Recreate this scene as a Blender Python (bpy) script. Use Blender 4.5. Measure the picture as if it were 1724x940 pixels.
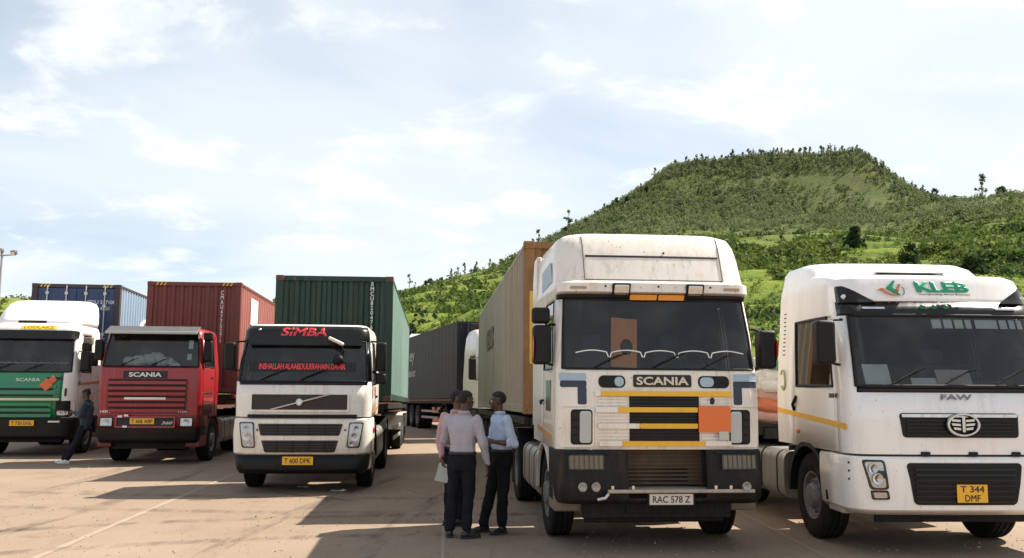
import bpy, bmesh, math, random
import numpy as np
from mathutils import Vector, Matrix, noise

random.seed(7); np.random.seed(7)
for o in list(bpy.data.objects): bpy.data.objects.remove(o)
SC = bpy.context.scene
COL = SC.collection
R = math.radians

# ------------------------------------------------------------------ camera
cam = bpy.data.cameras.new('camera')
cam.sensor_width = 36.0
cam.lens = 36.0 * 1530 / 1724
cam.clip_start = 0.1
cam.clip_end = 6000
cam_o = bpy.data.objects.new('camera', cam); COL.objects.link(cam_o)
cam_o.matrix_world = (Matrix.Translation((0, 0, 1.85)) @ Matrix.Rotation(R(90 + 6.7), 4, 'X')
                      @ Matrix.Rotation(R(0.35), 4, 'Z'))
SC.camera = cam_o

# ------------------------------------------------------------------ sky and sun
SUN_EL = R(50.5)
SUN_AZ = math.atan2(0.911, 0.412)          # clockwise from +Y
world = bpy.data.worlds.new('World'); SC.world = world; world.use_nodes = True
wn = world.node_tree.nodes; wl = world.node_tree.links
for n in list(wn): wn.remove(n)
w_out = wn.new('ShaderNodeOutputWorld'); w_bg = wn.new('ShaderNodeBackground')
sky = wn.new('ShaderNodeTexSky'); sky.sky_type = 'NISHITA'; sky.sun_disc = False
sky.sun_elevation = SUN_EL; sky.sun_rotation = SUN_AZ
sky.altitude = 1400; sky.air_density = 1.0; sky.dust_density = 1.4; sky.ozone_density = 1.0
w_bg.inputs['Strength'].default_value = 0.076
tc = wn.new('ShaderNodeTexCoord')
sep = wn.new('ShaderNodeSeparateXYZ'); wl.new(tc.outputs['Generated'], sep.inputs[0])
def wmath(op, a, b=None, clamp=False):
    n = wn.new('ShaderNodeMath'); n.operation = op; n.use_clamp = clamp
    for i, q in enumerate((a, b)):
        if q is None: continue
        if isinstance(q, (int, float)): n.inputs[i].default_value = q
        else: wl.new(q, n.inputs[i])
    return n.outputs[0]
zc = wmath('MAXIMUM', sep.outputs['Z'], 0.0)
den = wmath('ADD', zc, 0.16)
px = wmath('DIVIDE', sep.outputs['X'], den); py = wmath('DIVIDE', sep.outputs['Y'], den)
cmb = wn.new('ShaderNodeCombineXYZ'); wl.new(px, cmb.inputs[0]); wl.new(py, cmb.inputs[1])
def cloud(scale, detail, rough, lo, hi, off, dist=0.3, sx=1.0):
    mp = wn.new('ShaderNodeMapping'); wl.new(cmb.outputs[0], mp.inputs['Vector'])
    mp.inputs['Location'].default_value = off; mp.inputs['Scale'].default_value = (sx, 1, 1)
    nz = wn.new('ShaderNodeTexNoise'); nz.inputs['Scale'].default_value = scale
    nz.inputs['Detail'].default_value = detail; nz.inputs['Roughness'].default_value = rough
    nz.inputs['Distortion'].default_value = dist
    wl.new(mp.outputs[0], nz.inputs['Vector'])
    mr = wn.new('ShaderNodeMapRange'); mr.inputs['From Min'].default_value = lo; mr.inputs['From Max'].default_value = hi
    mr.interpolation_type = 'SMOOTHSTEP'
    wl.new(nz.outputs['Fac'], mr.inputs['Value'])
    return mr.outputs[0]
veil = cloud(0.55, 5, 0.5, 0.34, 0.60, (3.1, 1.7, 0), 0.6)          # thin high veil
cum = cloud(2.7, 9, 0.56, 0.51, 0.66, (0.35, 5.2, 0), 0.25)         # small cumulus
sh = cloud(4.2, 7, 0.6, 0.35, 0.75, (0.42, 5.28, 0), 0.2)
mixv = wn.new('ShaderNodeMix'); mixv.data_type = 'RGBA'
mixv.inputs['Factor'].default_value = 0.3
hz = wn.new('ShaderNodeMapRange'); hz.interpolation_type = 'SMOOTHSTEP'; wl.new(sep.outputs['Z'], hz.inputs['Value'])
hz.inputs['From Min'].default_value = .40; hz.inputs['From Max'].default_value = .85; hz.inputs['To Min'].default_value = 1.0; hz.inputs['To Max'].default_value = .5   # haze thins overhead
lowz = wn.new('ShaderNodeMapRange'); wl.new(sep.outputs['Z'], lowz.inputs['Value']); lowz.inputs['From Min'].default_value = .0; lowz.inputs['From Max'].default_value = .3; lowz.inputs['To Min'].default_value = .25; lowz.inputs['To Max'].default_value = 0
vm = wmath('ADD', wmath('MULTIPLY', veil, 0.50), lowz.outputs[0]); vm2 = wmath('MULTIPLY', wmath('ADD', vm, 0.36), hz.outputs[0], True)
wl.new(vm2, mixv.inputs['Factor'])
wl.new(sky.outputs[0], mixv.inputs[6]); mixv.inputs[7].default_value = (5.95, 6.5, 6.8, 1)
ccol = wn.new('ShaderNodeMix'); ccol.data_type = 'RGBA'
wl.new(sh, ccol.inputs['Factor']); ccol.inputs[6].default_value = (6.9, 7.1, 7.2, 1); ccol.inputs[7].default_value = (8.2, 8.2, 8.1, 1)
mixc = wn.new('ShaderNodeMix'); mixc.data_type = 'RGBA'
wl.new(wmath('MULTIPLY', cum, 0.75), mixc.inputs['Factor'])
gd = wmath('ADD', wmath('ADD', wmath('MULTIPLY', sep.outputs['X'], math.sin(SUN_AZ) * math.cos(SUN_EL)), wmath('MULTIPLY', sep.outputs['Y'], math.cos(SUN_AZ) * math.cos(SUN_EL))), wmath('MULTIPLY', sep.outputs['Z'], math.sin(SUN_EL)))
glow = wmath('MULTIPLY', wmath('POWER', wmath('MAXIMUM', gd, 0.0), 2.0), 0.6, True)          # haze scatters brighter towards the sun
mixg = wn.new('ShaderNodeMix'); mixg.data_type = 'RGBA'; wl.new(glow, mixg.inputs['Factor']); wl.new(mixv.outputs[2], mixg.inputs[6]); mixg.inputs[7].default_value = (7.6, 7.6, 7.5, 1)
wl.new(mixg.outputs[2], mixc.inputs[6]); wl.new(ccol.outputs[2], mixc.inputs[7])
wl.new(mixc.outputs[2], w_bg.inputs['Color']); wl.new(w_bg.outputs[0], w_out.inputs['Surface'])

sun = bpy.data.lights.new('sun', 'SUN'); sun.energy = 5.0; sun.angle = R(0.55); sun.color = (1.0, 0.93, 0.82)
sun_o = bpy.data.objects.new('sun', sun); COL.objects.link(sun_o)
sd = Vector((math.sin(SUN_AZ) * math.cos(SUN_EL), math.cos(SUN_AZ) * math.cos(SUN_EL), math.sin(SUN_EL)))
sun_o.rotation_euler = sd.to_track_quat('Z', 'Y').to_euler(); sun_o.location = (20, 20, 40)

SC.view_settings.view_transform = 'Standard'; SC.view_settings.look = 'None'
SC.view_settings.exposure = 1.02; SC.view_settings.gamma = 1.0; SC.view_settings.use_curve_mapping = False
SC.cycles.max_bounces = 6; SC.cycles.transparent_max_bounces = 12
SC.cycles.use_denoising = True

# ------------------------------------------------------------------ materials
MATS = {}
def M(name, col=(.5, .5, .5), rough=.5, metal=0., coat=0., var=.12, vs=3., dirt=0., dcol=(.22, .15, .10), ds=1.6,
      bump=0., bs=60., spec=.5, stretch=None, sheen=0., chips=0.):
    if name in MATS: return MATS[name]
    m = bpy.data.materials.new(name); m.use_nodes = True; MATS[name] = m
    nt = m.node_tree; N = nt.nodes; L = nt.links
    b = N['Principled BSDF']
    b.inputs['Roughness'].default_value = rough; b.inputs['Metallic'].default_value = metal
    b.inputs['Coat Weight'].default_value = coat; b.inputs['Coat Roughness'].default_value = .12
    b.inputs['Specular IOR Level'].default_value = spec
    if sheen: b.inputs['Sheen Weight'].default_value = sheen
    t = N.new('ShaderNodeTexCoord'); mp = N.new('ShaderNodeMapping'); L.new(t.outputs['Object'], mp.inputs[0])
    if stretch: mp.inputs['Scale'].default_value = stretch
    n1 = N.new('ShaderNodeTexNoise'); n1.inputs['Scale'].default_value = vs; n1.inputs['Detail'].default_value = 6
    n1.inputs['Roughness'].default_value = .6
    L.new(mp.outputs[0], n1.inputs['Vector'])
    mx = N.new('ShaderNodeMix'); mx.data_type = 'RGBA'
    mx.inputs[6].default_value = tuple(max(0, c * (1 - var)) for c in col) + (1,)
    mx.inputs[7].default_value = tuple(min(1, c * (1 + var)) for c in col) + (1,)
    L.new(n1.outputs['Fac'], mx.inputs['Factor'])
    out = mx.outputs[2]
    if dirt:
        n2 = N.new('ShaderNodeTexNoise'); n2.inputs['Scale'].default_value = ds; n2.inputs['Detail'].default_value = 9
        n2.inputs['Roughness'].default_value = .68
        mp2 = N.new('ShaderNodeMapping'); L.new(t.outputs['Object'], mp2.inputs[0])
        mp2.inputs['Scale'].default_value = (2.4, 2.4, .5); mp2.inputs['Location'].default_value = (3.3, 1.2, .4)
        L.new(mp2.outputs[0], n2.inputs['Vector'])
        mr = N.new('ShaderNodeMapRange'); mr.inputs['From Min'].default_value = .50; mr.inputs['From Max'].default_value = .74
        mr.inputs['To Max'].default_value = dirt
        L.new(n2.outputs['Fac'], mr.inputs['Value'])
        m2 = N.new('ShaderNodeMix'); m2.data_type = 'RGBA'; L.new(mr.outputs[0], m2.inputs['Factor'])
        L.new(out, m2.inputs[6]); m2.inputs[7].default_value = tuple(dcol) + (1,)
        out = m2.outputs[2]
        rr = N.new('ShaderNodeMapRange'); rr.inputs['To Min'].default_value = rough; rr.inputs['To Max'].default_value = min(.95, rough + .45)
        L.new(mr.outputs[0], rr.inputs['Value']); L.new(rr.outputs[0], b.inputs['Roughness'])
    if chips:
        n4 = N.new('ShaderNodeTexNoise'); n4.inputs['Scale'].default_value = 28; n4.inputs['Detail'].default_value = 3; L.new(t.outputs['Object'], n4.inputs['Vector'])
        m4 = N.new('ShaderNodeMapRange'); m4.inputs['From Min'].default_value = .67; m4.inputs['From Max'].default_value = .72; m4.inputs['To Max'].default_value = chips; L.new(n4.outputs['Fac'], m4.inputs['Value'])
        n5 = N.new('ShaderNodeTexNoise'); n5.inputs['Scale'].default_value = 1.0; n5.inputs['Detail'].default_value = 7; n5.inputs['Roughness'].default_value = .65
        mp5 = N.new('ShaderNodeMapping'); mp5.inputs['Scale'].default_value = (9, 9, .45); L.new(t.outputs['Object'], mp5.inputs[0]); L.new(mp5.outputs[0], n5.inputs['Vector'])
        m5 = N.new('ShaderNodeMapRange'); m5.inputs['From Min'].default_value = .54; m5.inputs['From Max'].default_value = .80; m5.inputs['To Max'].default_value = chips * .8; L.new(n5.outputs['Fac'], m5.inputs['Value'])
        for fac, cc_ in ((m5.outputs[0], (.20, .13, .085, 1)), (m4.outputs[0], (.10, .055, .035, 1))):
            q_ = N.new('ShaderNodeMix'); q_.data_type = 'RGBA'; L.new(fac, q_.inputs['Factor']); L.new(out, q_.inputs[6]); q_.inputs[7].default_value = cc_; out = q_.outputs[2]
    L.new(out, b.inputs['Base Color'])
    if bump:
        n3 = N.new('ShaderNodeTexNoise'); n3.inputs['Scale'].default_value = bs; n3.inputs['Detail'].default_value = 5
        L.new(mp.outputs[0], n3.inputs['Vector'])
        bp = N.new('ShaderNodeBump'); bp.inputs['Strength'].default_value = bump; bp.inputs['Distance'].default_value = .02
        L.new(n3.outputs['Fac'], bp.inputs['Height']); L.new(bp.outputs[0], b.inputs['Normal'])
    return m

def glass_mat(name, tint=(.55, .6, .6), ior=1.5, rough=.02):
    if name in MATS: return MATS[name]
    m = bpy.data.materials.new(name); m.use_nodes = True; MATS[name] = m
    N = m.node_tree.nodes; L = m.node_tree.links
    for n in list(N): N.remove(n)
    o = N.new('ShaderNodeOutputMaterial'); mx = N.new('ShaderNodeMixShader')
    tr = N.new('ShaderNodeBsdfTransparent'); tr.inputs[0].default_value = tuple(tint) + (1,)
    gl = N.new('ShaderNodeBsdfGlossy'); gl.inputs['Roughness'].default_value = rough
    gl.inputs['Color'].default_value = (1, 1, 1, 1)
    fr = N.new('ShaderNodeFresnel'); fr.inputs['IOR'].default_value = ior
    L.new(fr.outputs[0], mx.inputs[0]); L.new(tr.outputs[0], mx.inputs[1]); L.new(gl.outputs[0], mx.inputs[2])
    # a film of dust on the pane
    df = N.new('ShaderNodeBsdfDiffuse'); df.inputs[0].default_value = (.42, .38, .33, 1)
    t = N.new('ShaderNodeTexCoord'); nz = N.new('ShaderNodeTexNoise'); nz.inputs['Scale'].default_value = 2.2; nz.inputs['Detail'].default_value = 8
    L.new(t.outputs['Object'], nz.inputs['Vector'])
    mr = N.new('ShaderNodeMapRange'); mr.inputs['From Min'].default_value = .45; mr.inputs['From Max'].default_value = .8; mr.inputs['To Min'].default_value = .008; mr.inputs['To Max'].default_value = .075
    L.new(nz.outputs['Fac'], mr.inputs['Value'])
    m2 = N.new('ShaderNodeMixShader'); L.new(mr.outputs[0], m2.inputs[0]); L.new(mx.outputs[0], m2.inputs[1]); L.new(df.outputs[0], m2.inputs[2])
    L.new(m2.outputs[0], o.inputs[0])
    return m

GLASS = glass_mat('windscreen_glass', (.66, .70, .70))
GLASS2 = glass_mat('side_glass', (.30, .35, .33))
LENS = glass_mat('lamp_lens', (.85, .86, .88), 1.45, .05)
RUB = M('tyre_rubber', (.010, .0095, .009), .9, spec=.25, dirt=.5, dcol=(.075, .055, .04), ds=4, bump=.25, bs=90)
BLK = M('black_plastic', (.006, .006, .006), .55, dirt=.25, dcol=(.045, .032, .023), ds=3, bump=.06, bs=200, spec=.3)
BLKG = M('black_gloss', (.006, .006, .0065), .28, spec=.35, dirt=.25, dcol=(.05, .04, .03), ds=3)
DARKIN = M('cab_lining', (.032, .031, .03), .8)
SEATM = M('seat_cloth', (.085, .09, .10), .9)
CHAS = M('chassis_steel', (.012, .011, .010), .7, spec=.3, dirt=.6, dcol=(.06, .042, .03), ds=5)
RIMM = M('wheel_rim_steel', (.23, .22, .21), .55, metal=.4, dirt=.7, dcol=(.12, .085, .06), ds=7)
CHROME = M('bright_metal', (.62, .62, .62), .22, metal=1., dirt=.35, dcol=(.2, .16, .12), ds=6)
ALU = M('tank_aluminium', (.42, .40, .37), .42, metal=.85, dirt=.7, dcol=(.22, .16, .11), ds=3)
REFL = M('lamp_reflector', (.62, .62, .6), .25, metal=.9, var=.25, vs=25)
AMBER = M('amber_plastic', (.75, .30, .03), .3, coat=.4)
REDL = M('red_lamp', (.5, .02, .015), .3, coat=.4)
PLY = M('yellow_plate', (.80, .42, .02), .45, dirt=.25, ds=6)
PLW = M('white_plate', (.62, .56, .48), .5, dirt=.3, ds=6)
INK = M('black_ink', (.015, .013, .012), .6)
WPAINT = M('white_cab_paint', (.74, .70, .65), .32, coat=.35, var=.05, chips=.5, dirt=.34, dcol=(.42, .33, .25), ds=2.2, bump=.05, bs=5)
MIRG = M('mirror_glass', (.7, .72, .74), .04, metal=1., var=.02)

# ------------------------------------------------------------------ mesh builder
class MB:
    def __init__(s): s.v = []; s.f = []; s.m = []; s.mi = 0
    def add(s, vs, fs):
        n = len(s.v); s.v += [tuple(p) for p in vs]
        s.f += [tuple(i + n for i in f) for f in fs]; s.m += [s.mi] * len(fs); return s
    def box(s, x0, x1, y0, y1, z0, z1):
        return s.add([(x0, y0, z0), (x1, y0, z0), (x1, y1, z0), (x0, y1, z0), (x0, y0, z1), (x1, y0, z1), (x1, y1, z1), (x0, y1, z1)],
                     [(0, 3, 2, 1), (4, 5, 6, 7), (0, 1, 5, 4), (1, 2, 6, 5), (2, 3, 7, 6), (3, 0, 4, 7)])
    def obox(s, c, size, rot):
        n = len(s.v); a, b, d = (q / 2 for q in size); s.box(-a, a, -b, b, -d, d)
        for i in range(n, len(s.v)): s.v[i] = tuple(Vector(c) + rot @ Vector(s.v[i]))
        return s
    def cyl(s, p, q, r, n=16, r2=None, caps=True):
        p = Vector(p); q = Vector(q); r2 = r if r2 is None else r2
        d = (q - p).normalized(); a = d.orthogonal().normalized(); b = d.cross(a)
        vs = []
        for c, rr in ((p, r), (q, r2)):
            for i in range(n):
                t = 2 * math.pi * i / n; vs.append(c + (a * math.cos(t) + b * math.sin(t)) * rr)
        fs = [(i, (i + 1) % n, n + (i + 1) % n, n + i) for i in range(n)]
        if caps: fs += [tuple(range(n - 1, -1, -1)), tuple(range(n, 2 * n))]
        return s.add(vs, fs)
    def tube(s, pts, r, n=8, closed=False):
        pts = [Vector(p) for p in pts]; rs = r if isinstance(r, (list, tuple)) else [r] * len(pts)
        k = len(pts); vs = []; up = None
        for i, p in enumerate(pts):
            if closed: d = pts[(i + 1) % k] - pts[i - 1]
            else: d = pts[min(i + 1, k - 1)] - pts[max(i - 1, 0)]
            d = d.normalized()
            if up is None: up = d.orthogonal().normalized()
            a = (up - d * up.dot(d))
            a = a.normalized() if a.length > 1e-5 else d.orthogonal().normalized()
            up = a; b = d.cross(a)
            for j in range(n):
                t = 2 * math.pi * j / n; vs.append(p + (a * math.cos(t) + b * math.sin(t)) * rs[i])
        fs = []
        for i in range(k if closed else k - 1):
            i2 = (i + 1) % k
            for j in range(n): fs.append((i * n + j, i * n + (j + 1) % n, i2 * n + (j + 1) % n, i2 * n + j))
        if not closed: fs += [tuple(range(n - 1, -1, -1)), tuple(range((k - 1) * n, k * n))]
        return s.add(vs, fs)
    def lathe(s, prof, n=32, c=(0, 0, 0), axis='X', closed=True):
        vs = []; k = len(prof)
        for i in range(n):
            t = 2 * math.pi * i / n; ct, st = math.cos(t), math.sin(t)
            for r, h in prof:
                if axis == 'X': p = (h, r * ct, r * st)
                elif axis == 'Y': p = (r * ct, h, r * st)
                else: p = (r * ct, r * st, h)
                vs.append((p[0] + c[0], p[1] + c[1], p[2] + c[2]))
        fs = []
        for i in range(n):
            i2 = (i + 1) % n
            for j in range(k if closed else k - 1):
                j2 = (j + 1) % k; fs.append((i * k + j, i2 * k + j, i2 * k + j2, i * k + j2))
        return s.add(vs, fs)
    def prism(s, poly, axis, a0, a1):
        k = len(poly); vs = []
        for a in (a0, a1):
            for p, q in poly:
                vs.append((a, p, q) if axis == 'X' else (p, a, q) if axis == 'Y' else (p, q, a))
        fs = [tuple(range(k - 1, -1, -1)), tuple(range(k, 2 * k))] + [(i, (i + 1) % k, k + (i + 1) % k, k + i) for i in range(k)]
        return s.add(vs, fs)
    def sphere(s, c, rad, n=12, m=8, rot=None):
        c = Vector(c); rad = rad if isinstance(rad, (tuple, list)) else (rad,) * 3
        vs = []; fs = []
        for i in range(m + 1):
            a = math.pi * i / m
            for j in range(n):
                t = 2 * math.pi * j / n
                v = Vector((math.sin(a) * math.cos(t) * rad[0], math.sin(a) * math.sin(t) * rad[1], math.cos(a) * rad[2]))
                if rot: v = rot @ v
                vs.append(c + v)
        for i in range(m):
            for j in range(n): fs.append((i * n + j, (i + 1) * n + j, (i + 1) * n + (j + 1) % n, i * n + (j + 1) % n))
        return s.add(vs, fs)
    def caps(s, pts):                       # chain of (point, radius): overlapping closed cones and balls
        for i, (p, r) in enumerate(pts):
            s.sphere(p, r, 12, 8)
            if i: s.cyl(pts[i - 1][0], p, pts[i - 1][1], 12, r)
        return s
    def mesh(s, name, mats, smooth=35, weld=0):
        me = bpy.data.meshes.new(name); me.from_pydata(s.v, [], s.f)
        if not isinstance(mats, (list, tuple)): mats = [mats]
        for m in mats: me.materials.append(m)
        if len(mats) > 1: me.polygons.foreach_set('material_index', s.m)
        bm = bmesh.new(); bm.from_mesh(me)
        if weld: bmesh.ops.remove_doubles(bm, verts=bm.verts, dist=weld)
        bmesh.ops.recalc_face_normals(bm, faces=bm.faces); bm.to_mesh(me); bm.free()
        if smooth:
            me.polygons.foreach_set('use_smooth', [True] * len(me.polygons)); me.set_sharp_from_angle(angle=R(smooth))
        me.update(); return me
    def build(s, name, mats, parent=None, smooth=35, bev=0, weld=0, seg=2):
        o = bpy.data.objects.new(name, s.mesh(name, mats, smooth, weld)); COL.objects.link(o)
        if parent: o.parent = parent
        if bev:
            b = o.modifiers.new('edge', 'BEVEL'); b.width = bev; b.segments = seg; b.limit_method = 'ANGLE'; b.angle_limit = R(40)
        return o

def tag(o, label=None, cat=None, group=None, kind=None):
    if label: o['label'] = label
    if cat: o['category'] = cat
    if group: o['group'] = group
    if kind: o['kind'] = kind
    return o
def empty(name, loc, yaw=0., pitch=0.):
    o = bpy.data.objects.new(name, None); COL.objects.link(o); o.empty_display_size = .2
    o.location = loc; o.rotation_euler = (R(pitch), 0, R(yaw)); return o
def link_copy(o, parent, loc=None, rot=None, scale=None):
    c = o.copy(); COL.objects.link(c); c.parent = parent
    if loc is not None: c.location = loc
    if rot is not None: c.rotation_euler = rot
    if scale is not None: c.scale = scale
    return c
def copy_tree(o, parent=None):
    c = o.copy(); COL.objects.link(c); c.parent = parent
    for ch in list(o.children): copy_tree(ch, c)
    return c

# ------------------------------------------------------------------ lettering
_tsc = bpy.data.scenes.new('workshop'); _tcol = _tsc.collection
_tcu = bpy.data.curves.new('text_source', 'FONT'); _tob = bpy.data.objects.new('text_source', _tcu)
def evaluated(ob):
    _tcol.objects.link(ob); vl = _tsc.view_layers[0]; vl.update()
    me = bpy.data.meshes.new_from_object(ob.evaluated_get(vl.depsgraph))
    _tcol.objects.unlink(ob); return me
def text(name, body, mat, parent, cx, cz, width, height, place, bold=.02, ext=.003, shear=0., spacing=1.0, vertical=False):
    """flat lettering; place(u, v, w) maps letter coordinates to the thing's space"""
    _tcu.body = '\n'.join(body) if vertical else body
    _tcu.offset = 0; _tcu.bevel_depth = bold * .8; _tcu.bevel_resolution = 0; _tcu.shear = shear; _tcu.space_character = spacing; _tcu.resolution_u = 3
    _tcu.space_line = .85 if vertical else 1.0; _tcu.align_x = 'CENTER' if vertical else 'LEFT'
    _tcu.extrude = .02
    me = evaluated(_tob)
    n = len(me.vertices); co = np.empty(n * 3); me.vertices.foreach_get('co', co); co = co.reshape(-1, 3)
    lo = co.min(0); hi = co.max(0)
    u = (co[:, 0] - (lo[0] + hi[0]) / 2) / (hi[0] - lo[0]) * width + cx
    v = (co[:, 1] - (lo[1] + hi[1]) / 2) / (hi[1] - lo[1]) * height + cz
    w = (co[:, 2] - lo[2]) / max(1e-6, hi[2] - lo[2]) * ext
    out = np.array([place(a, b, c) for a, b, c in zip(u, v, w)])
    me.vertices.foreach_set('co', out.ravel()); me.materials.clear(); me.materials.append(mat)
    me.update(); me.name = name
    o = bpy.data.objects.new(name, me); COL.objects.link(o); o.parent = parent
    return o

# ------------------------------------------------------------------ cab shell
def lerp(a, b, t): return a + (b - a) * t
class Cab:
    """horizontal rounded sections lofted upwards; levels = (z, front_y, half_width, corner_r, back_y, bow)"""
    def __init__(s, levels, ts, nf=10, k=5):
        s.lv = levels; s.ts = ts; s.nf = nf; s.k = k
        s.segs = ([('L', i) for i in range(len(ts) - 2, -1, -1)] + [('CL', i) for i in range(k)] + [('F', i) for i in range(nf)]
                  + [('CR', i) for i in range(k - 1, -1, -1)] + [('R', i) for i in range(len(ts) - 1)])
        s.P = [s.section(*l) for l in levels]
    def section(s, z, yf, w, r, yb, bow):
        yc = yf + bow * ((w - r) / w) ** 2 + r; half = []
        for t in s.ts: half.append((w, lerp(yc, yb, t)))
        arc = []
        for i in range(1, s.k):
            a = math.pi / 2 * i / s.k
            arc.append((w - r + r * math.cos(a), yc - r * math.sin(a)))
        pts = [(-x, y) for x, y in reversed(half)] + [(-x, y) for x, y in arc]
        for i in range(s.nf + 1):
            x = lerp(-(w - r), w - r, i / s.nf); pts.append((x, yf + bow * (x / w) ** 2))
        pts += [(x, y) for x, y in reversed(arc)] + half
        return [(x, y, z) for x, y in pts]
    def at(s, z):
        lv = s.lv
        if z <= lv[0][0]: return lv[0]
        for a, b in zip(lv, lv[1:]):
            if a[0] <= z <= b[0]:
                t = (z - a[0]) / max(1e-6, b[0] - a[0]); return tuple(lerp(p, q, t) for p, q in zip(a, b))
        return lv[-1]
    def fy(s, x, z):
        _, yf, w, r, yb, bow = s.at(z); x = abs(x)
        if x <= w - r: return yf + bow * (x / w) ** 2
        yc = yf + bow * ((w - r) / w) ** 2 + r; d = min(r, x - (w - r))
        return yc - math.sqrt(max(0, r * r - d * d))
    def sx(s, z): return s.at(z)[2]
    def front(s, off=.0):
        return lambda u, v, w: (u, s.fy(u, v) - off - w, v)
    def side(s, sgn, off=.0):
        return lambda u, v, w: (sgn * (s.sx(v) + off + w), (u if sgn > 0 else -u), v)
    def shell(s, parent, cls, mats, lining=None, gasket=.014):
        """cls(level, side, index) -> part key or None; returns dict of objects"""
        n = len(s.segs); groups = {}
        for i in range(len(s.lv) - 1):
            for j in range(n):
                key = cls(i, *s.segs[j])
                if key: groups.setdefault(key, []).append((s.P[i][j], s.P[i][j + 1], s.P[i + 1][j + 1], s.P[i + 1][j]))
            key = cls(i, 'B', 0)
            if key: groups.setdefault(key, []).append((s.P[i][-1], s.P[i][0], s.P[i + 1][0], s.P[i + 1][-1]))
        top = s.P[-1]; c = tuple(np.mean(top, 0)); key = cls(len(s.lv) - 1, 'T', 0)
        if key:
            for j in range(len(top)): groups[key].append((top[j], top[(j + 1) % len(top)], c))
        bot = s.P[0]; c = tuple(np.mean(bot, 0)); key = cls(-1, 'D', 0)
        if key:
            for j in range(len(bot)): groups[key].append((bot[(j + 1) % len(bot)], bot[j], c))
        out = {}
        for key, quads in groups.items():
            idx = {}; vs = []; fs = []
            for q in quads:
                f = []
                for p in q:
                    r_ = tuple(round(a, 5) for a in p)
                    if r_ not in idx: idx[r_] = len(vs); vs.append(p)
                    if idx[r_] not in f: f.append(idx[r_])
                if len(f) > 2: fs.append(tuple(f))
            name, mat, mode = mats[key]
            me = bpy.data.meshes.new(name); me.from_pydata(vs, [], fs); me.materials.append(mat)
            if lining: me.materials.append(lining)
            me.polygons.foreach_set('use_smooth', [True] * len(fs)); me.set_sharp_from_angle(angle=R(32)); me.update()
            o = bpy.data.objects.new(name, me); COL.objects.link(o); o.parent = parent; out[key] = o
            if mode in ('skin', 'door'):
                if mode == 'door':
                    ys = [v.co.y for v in me.vertices]; zs = [v.co.z for v in me.vertices]
                    for v in me.vertices:
                        v.co.x *= 1.002
                    ec = {}
                    for f in fs:
                        for a, b in zip(f, f[1:] + f[:1]): ec[frozenset((a, b))] = ec.get(frozenset((a, b)), 0) + 1
                    for e, c_ in ec.items():
                        if c_ == 1:
                            for a in e:
                                v = me.vertices[a].co; y = vs[a][1]; z = vs[a][2]
                                if abs(z - min(zs)) < 1e-4: v.z = z + .008
                                elif abs(z - max(zs)) < 1e-4: v.z = z - .008
                                else: v.y = y + (.007 if y < (min(ys) + max(ys)) / 2 else -.007)
                so = o.modifiers.new('thick', 'SOLIDIFY'); so.thickness = .03; so.offset = -1
                if lining: so.material_offset = 1
            if mode == 'glass' and gasket:
                ec = {}
                for f in fs:
                    for a, b in zip(f, f[1:] + f[:1]): ec.setdefault(frozenset((a, b)), []).append((a, b))
                nxt = {v[0][0]: v[0][1] for k_, v in ec.items() if len(v) == 1}
                if nxt:
                    st = next(iter(nxt)); loop = [st]; cur = nxt[st]
                    while cur != st and cur in nxt and len(loop) < 500: loop.append(cur); cur = nxt[cur]
                    g = MB().tube([vs[a] for a in loop], gasket, 6, closed=True).build('window_seal', BLK, o, smooth=60)
        return out

def fpanel(mb, fy, x0, x1, z0, z1, r=.02, out=.01, depth=.03, x0b=None, x1b=None, nx=None, nz=None):
    """rounded (or tapering) panel that follows a front surface; x0/x1 at the top, x0b/x1b at the bottom"""
    x0b = x0 if x0b is None else x0b; x1b = x1 if x1b is None else x1b
    r = min(r, (z1 - z0) / 2 - 1e-4, abs(x1 - x0) / 2 - 1e-4)
    zs = []
    if r > .004:
        for a in (0, 22, 45, 67, 90): zs.append(z0 + r - r * math.cos(R(a)))
        m = nz or max(1, int((z1 - z0 - 2 * r) / .12))
        for i in range(1, m): zs.append(lerp(z0 + r, z1 - r, i / m))
        for a in (90, 67, 45, 22, 0): zs.append(z1 - r + r * math.cos(R(a)))
    else:
        m = nz or max(1, int((z1 - z0) / .12)); zs = [lerp(z0, z1, i / m) for i in range(m + 1)]
    nx = nx or max(2, int(abs(x1 - x0) / .1)); rows = []
    for z in zs:
        d = min(z - z0, z1 - z); ins = (r - math.sqrt(max(0, r * r - (r - d) ** 2))) if d < r else 0
        t = (z - z0) / (z1 - z0); a = lerp(x0b, x0, t) + ins; b = lerp(x1b, x1, t) - ins
        rows.append([(lerp(a, b, i / nx), z) for i in range(nx + 1)])
    vs = [(x, fy(x, z) - out, z) for row in rows for x, z in row]; w = nx + 1; k = len(rows)
    fs = [(i * w + j, i * w + j + 1, (i + 1) * w + j + 1, (i + 1) * w + j) for i in range(k - 1) for j in range(nx)]
    rim = [j for j in range(w)] + [i * w + nx for i in range(1, k)] + [(k - 1) * w + j for j in range(nx - 1, -1, -1)] + [i * w for i in range(k - 2, 0, -1)]
    n = len(vs); vs += [(vs[i][0], vs[i][1] + depth, vs[i][2]) for i in rim]
    fs += [(rim[(a + 1) % len(rim)], rim[a], n + a, n + (a + 1) % len(rim)) for a in range(len(rim))]
    mb.add(vs, fs); return mb
def panel(name, mat, parent, fy, *a, **k):
    return fpanel(MB(), fy, *a, **k).build(name, mat, parent, smooth=40)
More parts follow.
